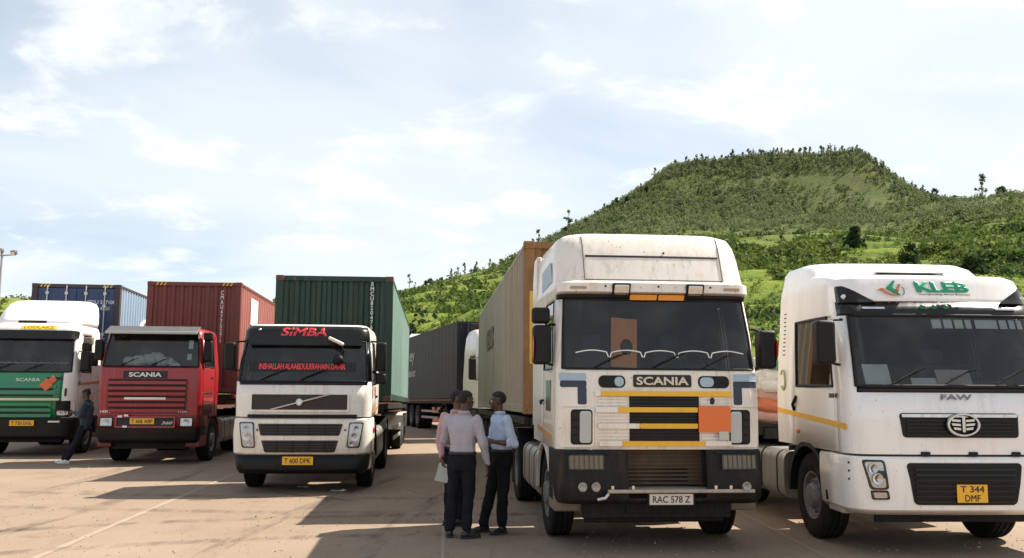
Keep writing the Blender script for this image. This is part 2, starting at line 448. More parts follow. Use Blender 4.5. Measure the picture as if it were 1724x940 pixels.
def frame_panel(name, mat, parent, fy, x0, x1, z0, z1, b=.03, r=.04, out=.02, depth=.04, x0b=None, x1b=None):
    """a raised surround: outer ring with an open middle"""
    x0b = x0 if x0b is None else x0b; x1b = x1 if x1b is None else x1b
    def ring(ins, rr):
        pts = []
        for cx_, cz_, a0 in ((1, 1, 0), (0, 1, 90), (0, 0, 180), (1, 0, 270)):
            for a in (0, 30, 60, 90):
                zz = (z1 - ins - rr if cz_ else z0 + ins + rr) + rr * math.sin(R(a0 + a))
                t = (zz - z0) / (z1 - z0); l_ = lerp(x0b, x0, t) + ins; h_ = lerp(x1b, x1, t) - ins
                pts.append(((h_ - rr if cx_ else l_ + rr) + rr * math.cos(R(a0 + a)), zz))
        # subdivide long spans so that it follows the surface
        outp = []
        for p, q in zip(pts, pts[1:] + pts[:1]):
            m = 6 if math.hypot(p[0] - q[0], p[1] - q[1]) > 2.2 * rr else 1
            for i in range(m): outp.append((lerp(p[0], q[0], i / m), lerp(p[1], q[1], i / m)))
        return outp
    A = ring(0, r); B = ring(b, max(.006, r - b * .7)); n = len(A)
    vs = [(x, fy(x, z) - out, z) for x, z in A] + [(x, fy(x, z) - out, z) for x, z in B]
    vs += [(x, y + depth, z) for x, y, z in vs]
    fs = []
    for i in range(n):
        j = (i + 1) % n
        fs += [(i, n + i, n + j, j), (i, j, 2 * n + j, 2 * n + i), (n + j, n + i, 3 * n + i, 3 * n + j)]
    return MB().add(vs, fs).build(name, mat, parent, smooth=40)

# ------------------------------------------------------------------ wheels
def tyre_mesh(r=.52, w=.30):
    h = w / 2; mb = MB()
    prof = [(.285, -h * .8), (.33, -h * .98), (r - .06, -h), (r - .015, -h * .88), (r, -h * .74)]
    for g in (-.45, 0, .45):
        prof += [(r, h * (g - .09)), (r - .014, h * (g - .06)), (r - .014, h * (g + .06)), (r, h * (g + .09))]
    prof += [(r, h * .74), (r - .015, h * .88), (r - .06, h), (.33, h * .98), (.285, h * .8)]
    mb.lathe(prof, 40); return mb.mesh('tyre', RUB, 30)
def rim_mesh(kind, w=.30):
    h = w / 2; mb = MB()
    if kind == 'front': prof = [(.29, h * .8), (.295, h * .9), (.27, h * .85), (.255, h * .45), (.235, h * .35), (.20, h * .55), (.15, h * .62), (.145, h * .95), (.13, h * 1.12), (.06, h * 1.2), (.001, h * 1.2)]
    else: prof = [(.29, h * .8), (.295, h * .9), (.27, h * .85), (.262, -h * .3), (.235, -h * .55), (.18, -h * .6), (.15, -h * .55), (.14, h * .2), (.10, h * .3), (.001, h * .3)]
    mb.lathe(prof, 32, closed=False)
    hh = prof[5][1]
    for i in range(10):
        a = 2 * math.pi * i / 10; y, z = .178 * math.cos(a), .178 * math.sin(a)
        mb.cyl((hh - .01, y, z), (hh + .035, y, z), .014, 6)
    mb.mi = 1
    for i in range(8):
        a = 2 * math.pi * (i + .5) / 8; y, z = .232 * math.cos(a), .232 * math.sin(a)
        mb.cyl((prof[4][1] + .002, y, z), (prof[4][1] + .012, y, z), .022, 8)
    return mb.mesh('rim', [RIMM, BLK], 35)
TYRE = tyre_mesh(); RIMF = rim_mesh('front'); RIMR = rim_mesh('rear')
def wheel(parent, x, y, z=.52, side=1, kind='front', s=1., steer=0.):
    o = bpy.data.objects.new('wheel', TYRE); COL.objects.link(o); o.parent = parent; o.location = (x, y, z)
    o.rotation_euler = (0, 0, (0 if side > 0 else math.pi) + R(steer)); o.scale = (s, s, s)
    r_ = bpy.data.objects.new('rim', RIMF if kind == 'front' else RIMR); COL.objects.link(r_); r_.parent = o
    return o

# ------------------------------------------------------------------ tractor running gear
def running_gear(t, wb=3.6, fy=1.4, tank=True, tank_side=(-1, 1), rear_axles=1, arch=True, fend=None, archz=.52, ara=.60):
    end = fy + wb + (1.3 if rear_axles > 1 else 0) + .9
    for sx in (-1, 1):
        mb = MB(); mb.box(sx * .44 - .04, sx * .44 + .04, .5, end, .72, .98)
        mb.build('frame_rail', CHAS, t, bev=.008)
        wheel(t, sx * 1.04, fy, .52, sx, 'front')
        for a in range(rear_axles):
            y = fy + wb + a * 1.35
            wheel(t, sx * 1.08, y, .52, sx, 'rear'); wheel(t, sx * .76, y, .52, sx, 'rear')
            mb = MB(); pts = [(y + .64 * math.cos(R(q)), .52 + .64 * math.sin(R(q))) for q in range(15, 166, 10)]
            outer = pts + [(y + .61 * math.cos(R(q)), .52 + .61 * math.sin(R(q))) for q in range(165, 14, -10)]
            mb.prism(outer, 'X', sx * 1.24, sx * .6); mb.build('rear_mudguard', fend or BLK, t, smooth=40)
            mb = MB(); mb.box(min(sx * .62, sx * 1.22), max(sx * .62, sx * 1.22), y + .66, y + .675, .22, .70); mb.build('mudflap', RUB, t)
    MB().cyl((-1.0, fy, .52), (1.0, fy, .52), .07, 12).build('front_axle', CHAS, t)
    for a in range(rear_axles):
        y = fy + wb + a * 1.35
        MB().cyl((-.7, y, .52), (.7, y, .52), .1, 12).sphere((0, y, .52), .22).build('rear_axle', CHAS, t)
    mb = MB(); mb.cyl((0, fy + wb - .25, 1.13), (0, fy + wb - .25, 1.19), .46, 24); mb.box(-.5, .5, fy + wb - .65, fy + wb + .15, .98, 1.13)
    mb.build('fifth_wheel', CHAS, t, bev=.01)
    mb = MB(); mb.box(-.4, .4, .35, 1.9, .55, 1.05); mb.box(-.3, .3, 1.9, 2.9, .6, 1.0); mb.build('engine_block', CHAS, t, bev=.03)
    mb = MB(); mb.box(-.9, .9, .32, .36, .35, .62); mb.box(-.38, .38, .3, .4, .4, .95); mb.build('underrun_bar', CHAS, t, bev=.01)
    if tank:
        for sx in tank_side:
            a, b = sx * .62, sx * 1.2
            y0, y1 = fy + .95, fy + wb - .85
            x0, x1 = min(a, b), max(a, b); rr = .14; poly = []
            for cx_, cz_, a0 in ((x1 - rr, 1.0 - rr, 0), (x0 + rr, 1.0 - rr, 90), (x0 + rr, .36 + rr, 180), (x1 - rr, .36 + rr, 270)):
                for q in (0, 22, 45, 67, 90): poly.append((cx_ + rr * math.cos(R(a0 + q)), cz_ + rr * math.sin(R(a0 + q))))
            tk = MB().prism(poly, 'Y', y0, y1).build('fuel_tank', ALU, t, smooth=30, bev=.012)
            for yy in (y0 + .25, (y0 + y1) / 2, y1 - .25):
                sc = [(cx + (p[0] - cx) * 1.012, cz + (p[1] - cz) * 1.012) for p in poly for cx, cz in [((x0 + x1) / 2, .68)]]
                MB().prism(sc, 'Y', yy - .025, yy + .025).build('tank_strap', BLK, tk, smooth=30)
            MB().cyl(((x0 + x1) / 2 + sx * .1, y0 + .12, .99), ((x0 + x1) / 2 + sx * .1, y0 + .12, 1.07), .06, 12).build('filler_cap', BLK, tk)

def arch(t, x, y, r, w, mat, a0=8, a1=172, th=.03, z=.52, name='wheel_arch'):
    for sx in (-1, 1):
        pts = [(y + (r + th) * math.cos(R(q)), z + (r + th) * math.sin(R(q))) for q in np.linspace(a0, a1, 18)]
        pts += [(y + r * math.cos(R(q)), z + r * math.sin(R(q))) for q in np.linspace(a1, a0, 18)]
        MB().prism(pts, 'X', sx * (x - w), sx * x).build(name, mat, t, smooth=40)

def interior(t, cab, zb, floor_z, wheel_side=1, seat_y=1.05, dash=None):
    w = cab.sx(zb) - .12
    mb = MB(); yf = cab.fy(0, zb) + .09
    mb.box(-w, w, yf, yf + .42, zb - .28, zb - .05); mb.box(wheel_side * .5 - .28, wheel_side * .5 + .28, yf + .1, yf + .5, zb - .2, zb + .05)
    mb.build('dashboard', DARKIN, t, bev=.03)
    for sx in (-1, 1):
        mb = MB(); mb.box(sx * .55 - .25, sx * .55 + .25, seat_y, seat_y + .5, zb - .65, zb - .48)
        s_ = mb.build('seat', SEATM, t, bev=.05, seg=3)
        mb = MB(); mb.obox((sx * .55, seat_y + .55, zb - .12), (.48, .14, .75), Matrix.Rotation(R(-10), 3, 'X')); mb.build('backrest', SEATM, s_, bev=.05, seg=3)
        mb = MB(); mb.obox((sx * .55, seat_y + .62, zb + .36), (.28, .1, .2), Matrix.Rotation(R(-8), 3, 'X')); mb.build('headrest', SEATM, s_, bev=.04, seg=3)
    c = Vector((wheel_side * .5, yf + .55, zb + .06)); rot = Matrix.Rotation(R(-35), 3, 'X'); mb = MB()
    ring = [c + rot @ Vector((.23 * math.cos(a), 0, .23 * math.sin(a))) for a in np.linspace(0, 2 * math.pi, 28, endpoint=False)]
    # a wheel lying back: ring in the plane tilted towards the driver
    ring = [c + Vector((.23 * math.cos(a), -.15 * math.sin(a) * -1, .17 * math.sin(a))) for a in np.linspace(0, 2 * math.pi, 28, endpoint=False)]
    mb.tube(ring, .015, 8, closed=True)
    for a in (0.2, 2.9, 4.7): mb.tube([c, c + Vector((.23 * math.cos(a), .15 * math.sin(a), .17 * math.sin(a)))], .013, 6)
    mb.sphere(c, .05); mb.build('steering_wheel', BLK, t, smooth=60)

def mirror(t, sx, x, y, z0, z1, w=.2, d=.16, mat=None, arm_z=(None, None), ax=None, small=None, inner=None):
    mb = MB(); mb.box(x - w / 2, x + w / 2, y - d, y, z0, z1)
    m_ = mb.build('mirror', mat or BLK, t, bev=.045, seg=4)
    MB().box(x - w / 2 + .02, x + w / 2 - .02, y + .001, y + .006, z0 + .03, z1 - .03).build('mirror_pane', MIRG, m_)
    ax = ax if ax is not None else sx * 1.15
    for z in (z0 + .04, z1 - .04): MB().tube([(ax, y + .02, z + (.06 if z > (z0 + z1) / 2 else -.05)), (lerp(ax, x, .5), y - .08, z + (.05 if z > (z0 + z1) / 2 else -.04)), (x, y - d / 2, z)], .016, 8).build('mirror_arm', BLK, m_, smooth=60)
    if small:
        mb = MB(); mb.box(x - .12, x + .1, y - .15, y - .02, small[0], small[1]); mb.build('wide_angle_mirror', BLK, m_, bev=.04, seg=4)
    return m_

def wipers(t, cab, zb, xs, length=.75, lean=.5):
    for x in xs:
        a = (x, cab.fy(x, zb) - .03, zb - .02); x2 = x + lean * length; z2 = zb + .13
        b = (x2, cab.fy(min(1.05, x2), z2) - .035, z2)
        mb = MB().tube([a, b], .009, 6); mb.tube([(lerp(a[0], b[0], .25) , b[1] - .012, b[2] - .10), (b[0] + .10, cab.fy(min(1.05, b[0] + .1), b[2]) - .02, b[2] + .03)], .008, 5)
        mb.build('wiper', BLK, t, smooth=60)

def plate(t, name, x0, x1, z0, z1, y, mat, lines):
    p = MB().box(x0, x1, y, y + .012, z0, z1).build('number_plate', mat, t, bev=.004)
    n = len(lines)
    for i, s in enumerate(lines):
        h = (z1 - z0) * (.62 if n == 1 else .36); cz = (z0 + z1) / 2 if n == 1 else lerp(z1, z0, (i + .5) / n)
        wd = (x1 - x0) * (.86 if n == 1 else (.78 if i == 0 else .5))
        text('plate_lettering', s, INK, p, (x0 + x1) / 2, cz, wd, h, lambda u, v, w: (u, y - .001 - w, v), bold=.015, ext=.002)
    return p

def headlamp(t, fy, x0, x1, z0, z1, x0b=None, x1b=None, r=.04, lamps=(), bezel=BLK, out=.012, refl=None):
    h = panel('headlight', bezel, t, fy, x0, x1, z0, z1, r=r, out=out, depth=.05, x0b=x0b, x1b=x1b)
    panel('reflector', refl or REFL, h, fy, x0 + .02, x1 - .02, z0 + .02, z1 - .02, r=r, out=out + .003, depth=.002, x0b=None if x0b is None else x0b + .02, x1b=None if x1b is None else x1b - .02)
    for (cx, cz, rr) in lamps:
        y = fy(cx, cz) - out - .004
        mb = MB().lathe([(rr, y), (rr, y - .014), (rr * .86, y - .014), (rr * .5, y - .004), (.001, y - .002)], 20, (cx, 0, cz), 'Y', closed=False)
        mb.build('lamp', CHROME, h, smooth=50)
    panel('lens', LENS, h, fy, x0 + .005, x1 - .005, z0 + .005, z1 - .005, r=r, out=out + .022, depth=.02, x0b=x0b, x1b=x1b)
    return h

# ------------------------------------------------------------------ containers and trailers
def corrugate(L, h, place, pitch=.278, depth=.045, margin=.06):
    n = max(1, int(round((L - 2 * margin) / pitch))); p = (L - 2 * margin) / n; prof = [(0, 0), (margin, 0)]
    for i in range(n):
        s = margin + i * p
        prof += [(s + .14 * p, 0), (s + .30 * p, 1), (s + .66 * p, 1), (s + .82 * p, 0)]
    prof += [(L - margin, 0), (L, 0)]
    vs = []; fs = []
    for s, d in prof: vs += [place(s, 0, d * depth), place(s, h, d * depth)]
    for i in range(len(prof) - 1): fs.append((2 * i, 2 * i + 2, 2 * i + 3, 2 * i + 1))
    return MB().add(vs, fs)
def container(label, loc, yaw, pitch, L, H, paint, group, frame=None, doors=False, cube=False, side_txt=None, castm=None, smooth_sides=False, sidem=None):
    t = empty('shipping_container', loc, yaw, -pitch); tag(t, label, 'container', group)
    W = 2.44; w = W / 2; frame = frame or paint; castm = castm or frame; sidem = sidem or paint
    for sx in (-1, 1):
        for y in (0, L - .16):
            x0 = sx * w - (.16 if sx > 0 else 0)
            p = MB().box(x0, x0 + .16, y, y + .16, .12, H - .12).build('corner_post', frame, t, bev=.01)
            for z in (0, H - .12):
                MB().box(x0 - .004, x0 + .164, y - .006, y + .172, z, z + .12).build('corner_casting', castm, p, bev=.008)
        a, b = (sx * w - .10, sx * w) if sx > 0 else (sx * w, sx * w + .10)
        MB().box(a, b, .16, L - .16, .02, .16).build('bottom_rail', frame, t, bev=.006)
        MB().box(a + .01, b - .004, .16, L - .16, H - .09, H - .015).build('top_rail', frame, t, bev=.006)
        pl = (lambda s, z, d, q=sx: (q * (w - .012 - d), .16 + s, .16 + z))
        corrugate(L - .32, H - .25, pl, depth=.008 if smooth_sides else .048, pitch=.6 if smooth_sides else .278).build('side_wall', sidem, t, smooth=0)
    corrugate(L - .1, W - .12, lambda s, x, d: (x - w + .06, .05 + s, H - .03 - d * .5), pitch=.4).build('roof', paint, t, smooth=0)
    MB().box(-w + .05, w - .05, .05, L - .05, .1, .15).build('floor', CHAS, t)
    for y, rear in ((0, False), (L, True)):
        s = -1 if rear else 1
        for z0, z1, nm in ((.0, .13, 'sill'), (H - .11, H - .005, 'header')):
            y0 = y + s * .02; y1 = y + s * .11
            MB().box(-w + .164, w - .164, min(y0, y1), max(y0, y1), z0, z1).build(nm, frame, t, bev=.006)
        dr = doors and not rear
        if not dr:
            corrugate(W - .32, H - .24, lambda a, z, d, yy=y, q=s: (a - w + .16, yy + q * (.045 + d), .13 + z), pitch=.235, depth=.04).build('end_wall', paint, t, smooth=0)
        else:
            for sx in (-1, 1):
                xa, xb = (.006, w - .165) if sx > 0 else (-w + .165, -.006)
                d_ = MB().box(xa, xb, .03, .075, .14, H - .125).build('container_door', paint, t, bev=.008)
                for q in range(4):
                    z0 = .2 + q * (H - .36) / 4
                    MB().box(xa + .05, xb - .05, .022, .03, z0, z0 + (H - .36) / 4 - .1).build('door_panel', paint, d_, bev=.004)
                for q in (.25, .75):
                    xx = lerp(xa, xb, q); bar = MB().cyl((xx, -.005, .06), (xx, -.005, H - .05), .019, 10).build('locking_bar', M('galvanised_bar', (.55, .54, .5), .4, metal=.6), d_, smooth=60)
                    for z in (.12, .7, H * .5, H * .78, H - .28):
                        MB().box(xx - .045, xx + .045, -.03, .028, z - .04, z + .05).build('bar_bracket', M('galvanised_bar'), bar, bev=.008)
    if cube:
        YEL = M('hazard_yellow', (.72, .46, .03), .6)
        for sx in (-1, 1):
            for q in range(3):
                x = sx * (w - .26 - q * .1)
                MB().add([(x - .05, .012, H - .10), (x - .01, .012, H - .10), (x + .035, .012, H - .02), (x - .005, .012, H - .02)], [(0, 1, 2, 3)]).build('hazard_stripe', YEL, t)
    return t
def trailer(label, loc, yaw, pitch, L, deck, axles, group, legs=2.6, wheel_s=.95, guard=None, back_lamps=True, beam=None):
    t = empty('semi_trailer', loc, yaw, -pitch); tag(t, label, 'trailer', group); tp = math.tan(R(pitch)); beam = beam or CHAS
    for sx in (-1, 1):
        MB().box(sx * .48 - .06, sx * .48 + .06, .2, L, deck - .32, deck - .03).build('main_beam', beam, t, bev=.01)
        a, b = (1.12, 1.21) if sx > 0 else (-1.21, -1.12)
        MB().box(a, b, .1, L, deck - .15, deck - .03).build('side_rail', beam, t, bev=.01)
        lg = MB().box(sx * .75 - .06, sx * .75 + .06, legs, legs + .12, .16 + legs * tp, deck - .1)
        lg.box(sx * .75 - .13, sx * .75 + .13, legs - .08, legs + .2, .1 + legs * tp, .16 + legs * tp); lg.build('landing_leg', CHAS, t, bev=.008)
        for y in axles:
            z = .52 * wheel_s + y * tp
            wheel(t, sx * 1.05, y, z, sx, 'rear', wheel_s); wheel(t, sx * .74, y, z, sx, 'rear', wheel_s)
        y0, y1 = axles[0] - .75, axles[-1] + .75; z = 1.08 * wheel_s + axles[0] * tp
        if guard:
            poly = [(y0, z - .45), (y0 + .12, z - .05), (y0 + .3, z + .03), (y1 - .3, z + .03), (y1 - .12, z - .05), (y1, z - .45), (y1 - .03, z - .45), (y1 - .15, z - .08), (y1 - .32, z), (y0 + .32, z), (y0 + .15, z - .08), (y0 + .03, z - .45)]
            MB().prism(poly, 'X', sx * .62, sx * 1.24).build('mudguard', guard, t)
        MB().box(min(sx * .6, sx * 1.2), max(sx * .6, sx * 1.2), y1 + .02, y1 + .035, .25 + y1 * tp, .8 + y1 * tp).build('mudflap', RUB, t)
        for q, z_ in enumerate((.55, .8)):
            MB().box(sx * 1.19 - .015, sx * 1.19 + .015, legs + .5, y0 - .2, z_ + legs * tp, z_ + .09 + legs * tp).build('side_guard', M('guard_rail', (.35, .34, .32), .5, metal=.4, dirt=.4), t, bev=.005)
    n = 9
    for i in range(n):
        y = lerp(.12, L - .12, i / (n - 1)); MB().box(-1.12, 1.12, y - .05, y + .05, deck - .2, deck - .04).build('cross_member', CHAS, t)
    for y in axles: MB().cyl((-.9, y, .52 * wheel_s + y * tp), (.9, y, .52 * wheel_s + y * tp), .07, 10).build('axle', CHAS, t)
    mb = MB().box(-1.1, 1.1, L + .0, L + .08, .55 + L * tp, .68 + L * tp)
    mb.box(-.6, -.5, L - .02, L + .03, .6 + L * tp, deck - .2); mb.box(.5, .6, L - .02, L + .03, .6 + L * tp, deck - .2); mb.build('rear_bumper', CHAS, t, bev=.01)
    for sx in (-1, 1): MB().box(sx * .95 - .12, sx * .95 + .12, L + .08, L + .11, .58 + L * tp, .66 + L * tp).build('tail_lamp', REDL, t)
    return t
def tworld(T, x, y, z=0.):
    a = R(T[2]); c, s = math.cos(a), math.sin(a); return (T[0] + x * c - y * s, T[1] + x * s + y * c, z)

# ------------------------------------------------------------------ poses: x, y of the front centre on the ground, yaw
TA = (1.72, 10.40, 5.3); TB = (-3.57, 15.65, 4.7); TC = (-8.33, 21.05, 4.8); TD = (-12.34, 23.10, 7.8); TE = (5.02, 10.20, 3.0)
def open_cls(lo=None): pass

# ================================================================== white tractor with yellow grille bars
CREAM = M('cream_cab_paint', (.77, .71, .635), .34, coat=.35, var=.06, chips=.6, dirt=.5, dcol=(.42, .29, .19), ds=2.0, bump=.05, bs=5)
YELP = M('yellow_bar_paint', (.78, .43, .025), .45, dirt=.2, ds=4)
NAVY = M('navy_decal', (.02, .03, .055), .4); SKYB = M('pale_blue_decal', (.33, .44, .53), .4)
ORNG = M('orange_plate', (.72, .16, .035), .5, var=.05)
t = empty('tractor_truck', (TA[0], TA[1], 0), TA[2])
tag(t, 'cream white high-roof tractor truck with yellow grille bars and orange square plate', 'truck', 'trucks parked in a row')
cA = Cab([(1.14, .10, 1.235, .17, 2.3, .03), (1.55, .085, 1.235, .17, 2.3, .03), (2.00, .115, 1.23, .17, 2.3, .03), (2.05, .125, 1.23, .17, 2.3, .03),
          (2.46, .22, 1.21, .17, 2.3, .035), (2.87, .335, 1.18, .17, 2.3, .04), (2.93, .30, 1.19, .17, 2.3, .04), (2.955, .235, 1.20, .18, 2.3, .05), (3.06, .245, 1.195, .18, 2.3, .05),
          (3.09, .30, 1.19, .30, 2.3, .04), (3.40, .42, 1.175, .33, 2.3, .04), (3.56, .49, 1.15, .34, 2.3, .04), (3.66, .56, 1.11, .35, 2.3, .04), (3.715, .70, 1.03, .36, 2.28, .04), (3.74, 1.05, .90, .38, 2.2, .04)],
         [0, .045, .09, .30, .48, .52, .62, .8, 1], nf=14)
def clsA(i, s, k):
    if 3 <= i <= 4:
        if s == 'F' or (s in ('CL', 'CR') and k >= 3): return 'ws'
        if s in 'LR' and 2 <= k <= 3: return 'win' + s
    if s in ('L', 'R') and 1 <= k <= 4 and i <= 4: return 'door' + s
    if i == 5 and (s == 'F' or s in ('CL', 'CR')): return 'band'
    return 'body'
S = cA.shell(t, clsA, {'body': ('cab_body', CREAM, 'skin'), 'ws': ('windscreen', GLASS, 'glass'), 'winL': ('side_window', GLASS2, 'glass'), 'winR': ('side_window', GLASS2, 'glass'),
                       'doorL': ('door', CREAM, 'door'), 'doorR': ('door', CREAM, 'door'), 'band': ('windscreen_header', BLK, 'skin')}, DARKIN)
for q in 'LR': S['win' + q].parent = S['door' + q]
F = cA.fy
t.scale = (.97, 1, 1)
interior(t, cA, 2.07, 1.2, 1)
MB().box(-1.243, -1.238, .62, 1.02, 1.55, 1.92).build('lower_door_window', M('green_glass', (.05, .075, .06), .15), t, bev=.002)
# roof panel seams, dark slot, header lamps
panel('roof_slot', BLK, t, F, -.84, .84, 3.385, 3.41, r=.004, out=.004, depth=.02)
for sx in (-1, 1): MB().tube([(sx * .86, F(sx * .86, z) - .003, z) for z in np.linspace(3.10, 3.66, 9)], .006, 5).build('roof_seam', M('seam_dark', (.10, .08, .065), .8), t)
panel('roof_seam', M('seam_dark'), t, F, -.86, .86, 3.098, 3.108, r=.002, out=.003, depth=.01)
for x in (-.43, .48):
    h = panel('roof_lamp', BLK, t, F, x - .11, x + .11, 2.90, 3.05, r=.02, out=.05, depth=.09)
    panel('lamp_lens', REFL, h, F, x - .088, x + .088, 2.925, 3.03, r=.015, out=.056, depth=.01)
for x0, x1 in ((-.31, .02), (.04, .36)): panel('amber_marker', AMBER, t, F, x0, x1, 2.865, 2.925, r=.012, out=.03, depth=.05)
for sx in (-1, 1): panel('marker_lamp', M('marker_brown', (.35, .25, .16), .3), t, F, sx * .95 - .1, sx * .95 + .1, 2.985, 3.015, r=.01, out=.012, depth=.02)
for x, z in ((-.62, 3.02), (.03, 3.02), (.68, 3.02), (.15, 3.45)): MB().sphere((x, F(x, z) - .005, z), .014, 8, 6).build('bolt_cap', INK, t)
MB().box(-.42, .32, 1.4, 2.1, 3.72, 3.80).build('roof_hatch', BLK, t, bev=.03)
# front grille
g = panel('grille_panel', CREAM, t, F, -.79, .86, 1.175, 1.80, r=.01, out=.006, depth=.02)
panel('grille_mesh', BLK, g, F, -.38, .46, 1.20, 1.74, r=.01, out=.010, depth=.01)
for i in range(14):
    z = 1.215 + i * .038
    for x0, x1 in ((-.76, -.40), (.48, .84)):
        panel('grille_rib', CREAM, g, F, x0, x1, z, z + .022, r=.004, out=.018, depth=.014, nx=2)
    panel('grille_louvre', BLKG, g, F, -.38, .46, z, z + .014, r=.003, out=.02, depth=.012, nx=2)
for z, wx, y0, y1, ex in ((1.77, -.79, -.72, .85, None), (1.588, -.78, -.52, .43, None), (1.405, -.75, -.26, .43, None), (1.208, -.74, -.47, .52, .84)):
    b = panel('grille_bar', YELP, t, F, y0, y1, z - .028, z + .028, r=.012, out=.045, depth=.05)
    if wx < y0 - .03: panel('white_bar_end', CREAM, b, F, wx, y0 - .002, z - .028, z + .028, r=.012, out=.043, depth=.045)
    if ex: panel('white_bar_end', CREAM, b, F, y1 + .002, ex, z - .028, z + .028, r=.012, out=.043, depth=.045)
p = panel('orange_plate', ORNG, t, F, .44, .83, 1.335, 1.635, r=.006, out=.052, depth=.012)
MB().sphere((.62, F(.62, 1.69) - .02, 1.69), (.03, .02, .04)).build('grille_crest', INK, t)
panel('sticker', M('sticker_grey', (.5, .52, .46), .6), t, F, .68, .8, 1.25, 1.345, r=.004, out=.055, depth=.004)
# upper front: intakes, name board, corner decals and vents
for sx, x0, x1 in ((-1, -.74, -.42), (1, .46, .84)):
    v = panel('air_intake', BLK, t, F, x0, x1, 1.835, 1.975, r=.06, out=.008, depth=.02)
    a, b = (x0 + .19, x1 - .02) if sx < 0 else (x0 + .02, x1 - .19)
    panel('intake_vane', SKYB, v, F, a, b, 1.85, 1.96, r=.05, out=.013, depth=.004)
nb = panel('name_board', INK, t, F, -.325, .375, 1.845, 1.985, r=.02, out=.012, depth=.02)
text('name_lettering', 'SCANIA', M('cream_letters', (.62, .56, .46), .4), nb, .025, 1.915, .63, .095, cA.front(.013), bold=.035, ext=.006)
for sx in (-1, 1):
    c = panel('corner_panel', CREAM, t, F, *sorted((sx * .86, sx * 1.215)), 1.62, 2.02, r=.04, out=.014, depth=.03)
    panel('blue_decal', SKYB, c, F, *sorted((sx * .885, sx * 1.2)), 1.915, 2.0, r=.02, out=.018, depth=.003)
    panel('navy_decal', NAVY, c, F, *sorted((sx * .885, sx * 1.19)), 1.84, 1.914, r=.02, out=.019, depth=.003)
    panel('navy_decal', NAVY, c, F, *sorted((sx * .885, sx * .99)), 1.645, 1.85, r=.02, out=.0195, depth=.003)
    c = panel('vent_surround', CREAM, t, F, *sorted((sx * .80, sx * 1.20)), 1.165, 1.61, r=.05, out=.022, depth=.04)
    panel('side_vent', BLK, c, F, *sorted((sx * .82, sx * 1.075)), 1.195, 1.59, r=.04, out=.028, depth=.02)
    panel('vent_glass', M('vent_grey', (.42, .46, .48), .2, metal=.3), c, F, *sorted((sx * .835, sx * .97)), 1.215, 1.57, r=.03, out=.033, depth=.01)
    for q in range(4): panel('vent_fin', BLKG, c, F, *sorted((sx * .985, sx * 1.06)), 1.23 + q * .085, 1.29 + q * .085, r=.01, out=.036, depth=.02)
# bumper with the middle section missing
bA = Cab([(.54, .06, 1.20, .2, .75, .02), (.60, .02, 1.23, .2, .75, .02), (.76, .0, 1.24, .2, .75, .02), (1.12, .04, 1.24, .2, .75, .02), (1.135, .08, 1.235, .18, .75, .02)], [0, .3, 1], nf=20)
def clsb(i, s, k):
    if s in 'BTD': return None
    if s == 'F' and 6 <= k <= 14 and i >= 2: return None
    if i == 3: return None
    return 'b'
def clsb2(i, s, k):
    if s in 'BTD': return None
    if s == 'F' and 6 <= k <= 14 and i >= 1: return None
    return 'b'
bumper = bA.shell(t, clsb2, {'b': ('bumper', M('worn_bumper', (.008, .007, .006), .6, dirt=.7, dcol=(.075, .05, .032), ds=3, spec=.3), 'skin')}, None)['b']
for sx in (-1, 1):
    headlamp(t, bA.fy, *sorted((sx * .69, sx * 1.12)), .915, 1.095, r=.02, lamps=[], refl=M('dull_reflector', (.17, .13, .08), .45, metal=.4, var=.5, vs=16))
    for q in range(7): panel('lens_rib', M('old_lens', (.14, .11, .065), .35, var=.3, vs=12), t, bA.fy, *sorted((sx * (.715 + q * .057), sx * (.755 + q * .057))), .935, 1.078, r=.008, out=.038, depth=.01, nx=2)
    panel('lamp_lid', BLK, t, bA.fy, *sorted((sx * .62, sx * 1.15)), 1.10, 1.135, r=.008, out=.03, depth=.06)
for x in (-.955, -.80): MB().lathe([(.05, 0), (.055, -.04), (.045, -.05), (.001, -.035)], 16, (x, bA.fy(x, .735) - .002, .735), 'Y', closed=False).build('fog_lamp', M('dull_lamp', (.30, .29, .27), .35, metal=.6, dirt=.5, ds=9), t)
MB().lathe([(.05, 0), (.055, -.04), (.045, -.05), (.001, -.035)], 16, (.98, bA.fy(.98, .735) - .002, .735), 'Y', closed=False).build('fog_lamp', M('dull_lamp'), t)
MB().tube([(-.78, -.02, .60), (-.70, -.05, .62), (-.66, -.03, .66)], .02, 8).build('tow_eye', CHROME, t)
RADI = M('radiator_brown', (.085, .055, .035), .7, metal=.2, var=.3, vs=8, dirt=.4)
rd = MB().box(-.50, .56, .30, .36, .72, 1.14).build('radiator', RADI, t)
for i in range(9): MB().box(-.49, .55, .285, .30, .735 + i * .045, .755 + i * .045).build('radiator_fin', RADI, rd)
for x in (-.52, .58): MB().box(x - .035, x + .035, .24, .37, .70, 1.15).build('radiator_bracket', CHAS, t, bev=.01)
stp = MB().box(-.66, 1.08, -.03, .30, .665, .705).build('bumper_step', M('worn_tread_plate', (.40, .34, .28), .6, metal=.2, dirt=.6, dcol=(.12, .08, .05), ds=5, var=.3, vs=7), t, bev=.012)
for x in (-.6, -.36, .62, .8): MB().cyl((x, .02, .70), (x, .02, .745), .022, 8).build('step_bolt', CHROME, t)
plate(t, 'p', -.17, .345, .535, .655, .0, PLW, ['RAC 578 Z'])
MB().box(-.19, .365, .012, .03, .52, .67).build('plate_holder', BLK, t)
mb = MB(); mb.box(-.85, .85, .45, .53, .28, .56); mb.build('front_crossbeam', CHAS, t, bev=.02)
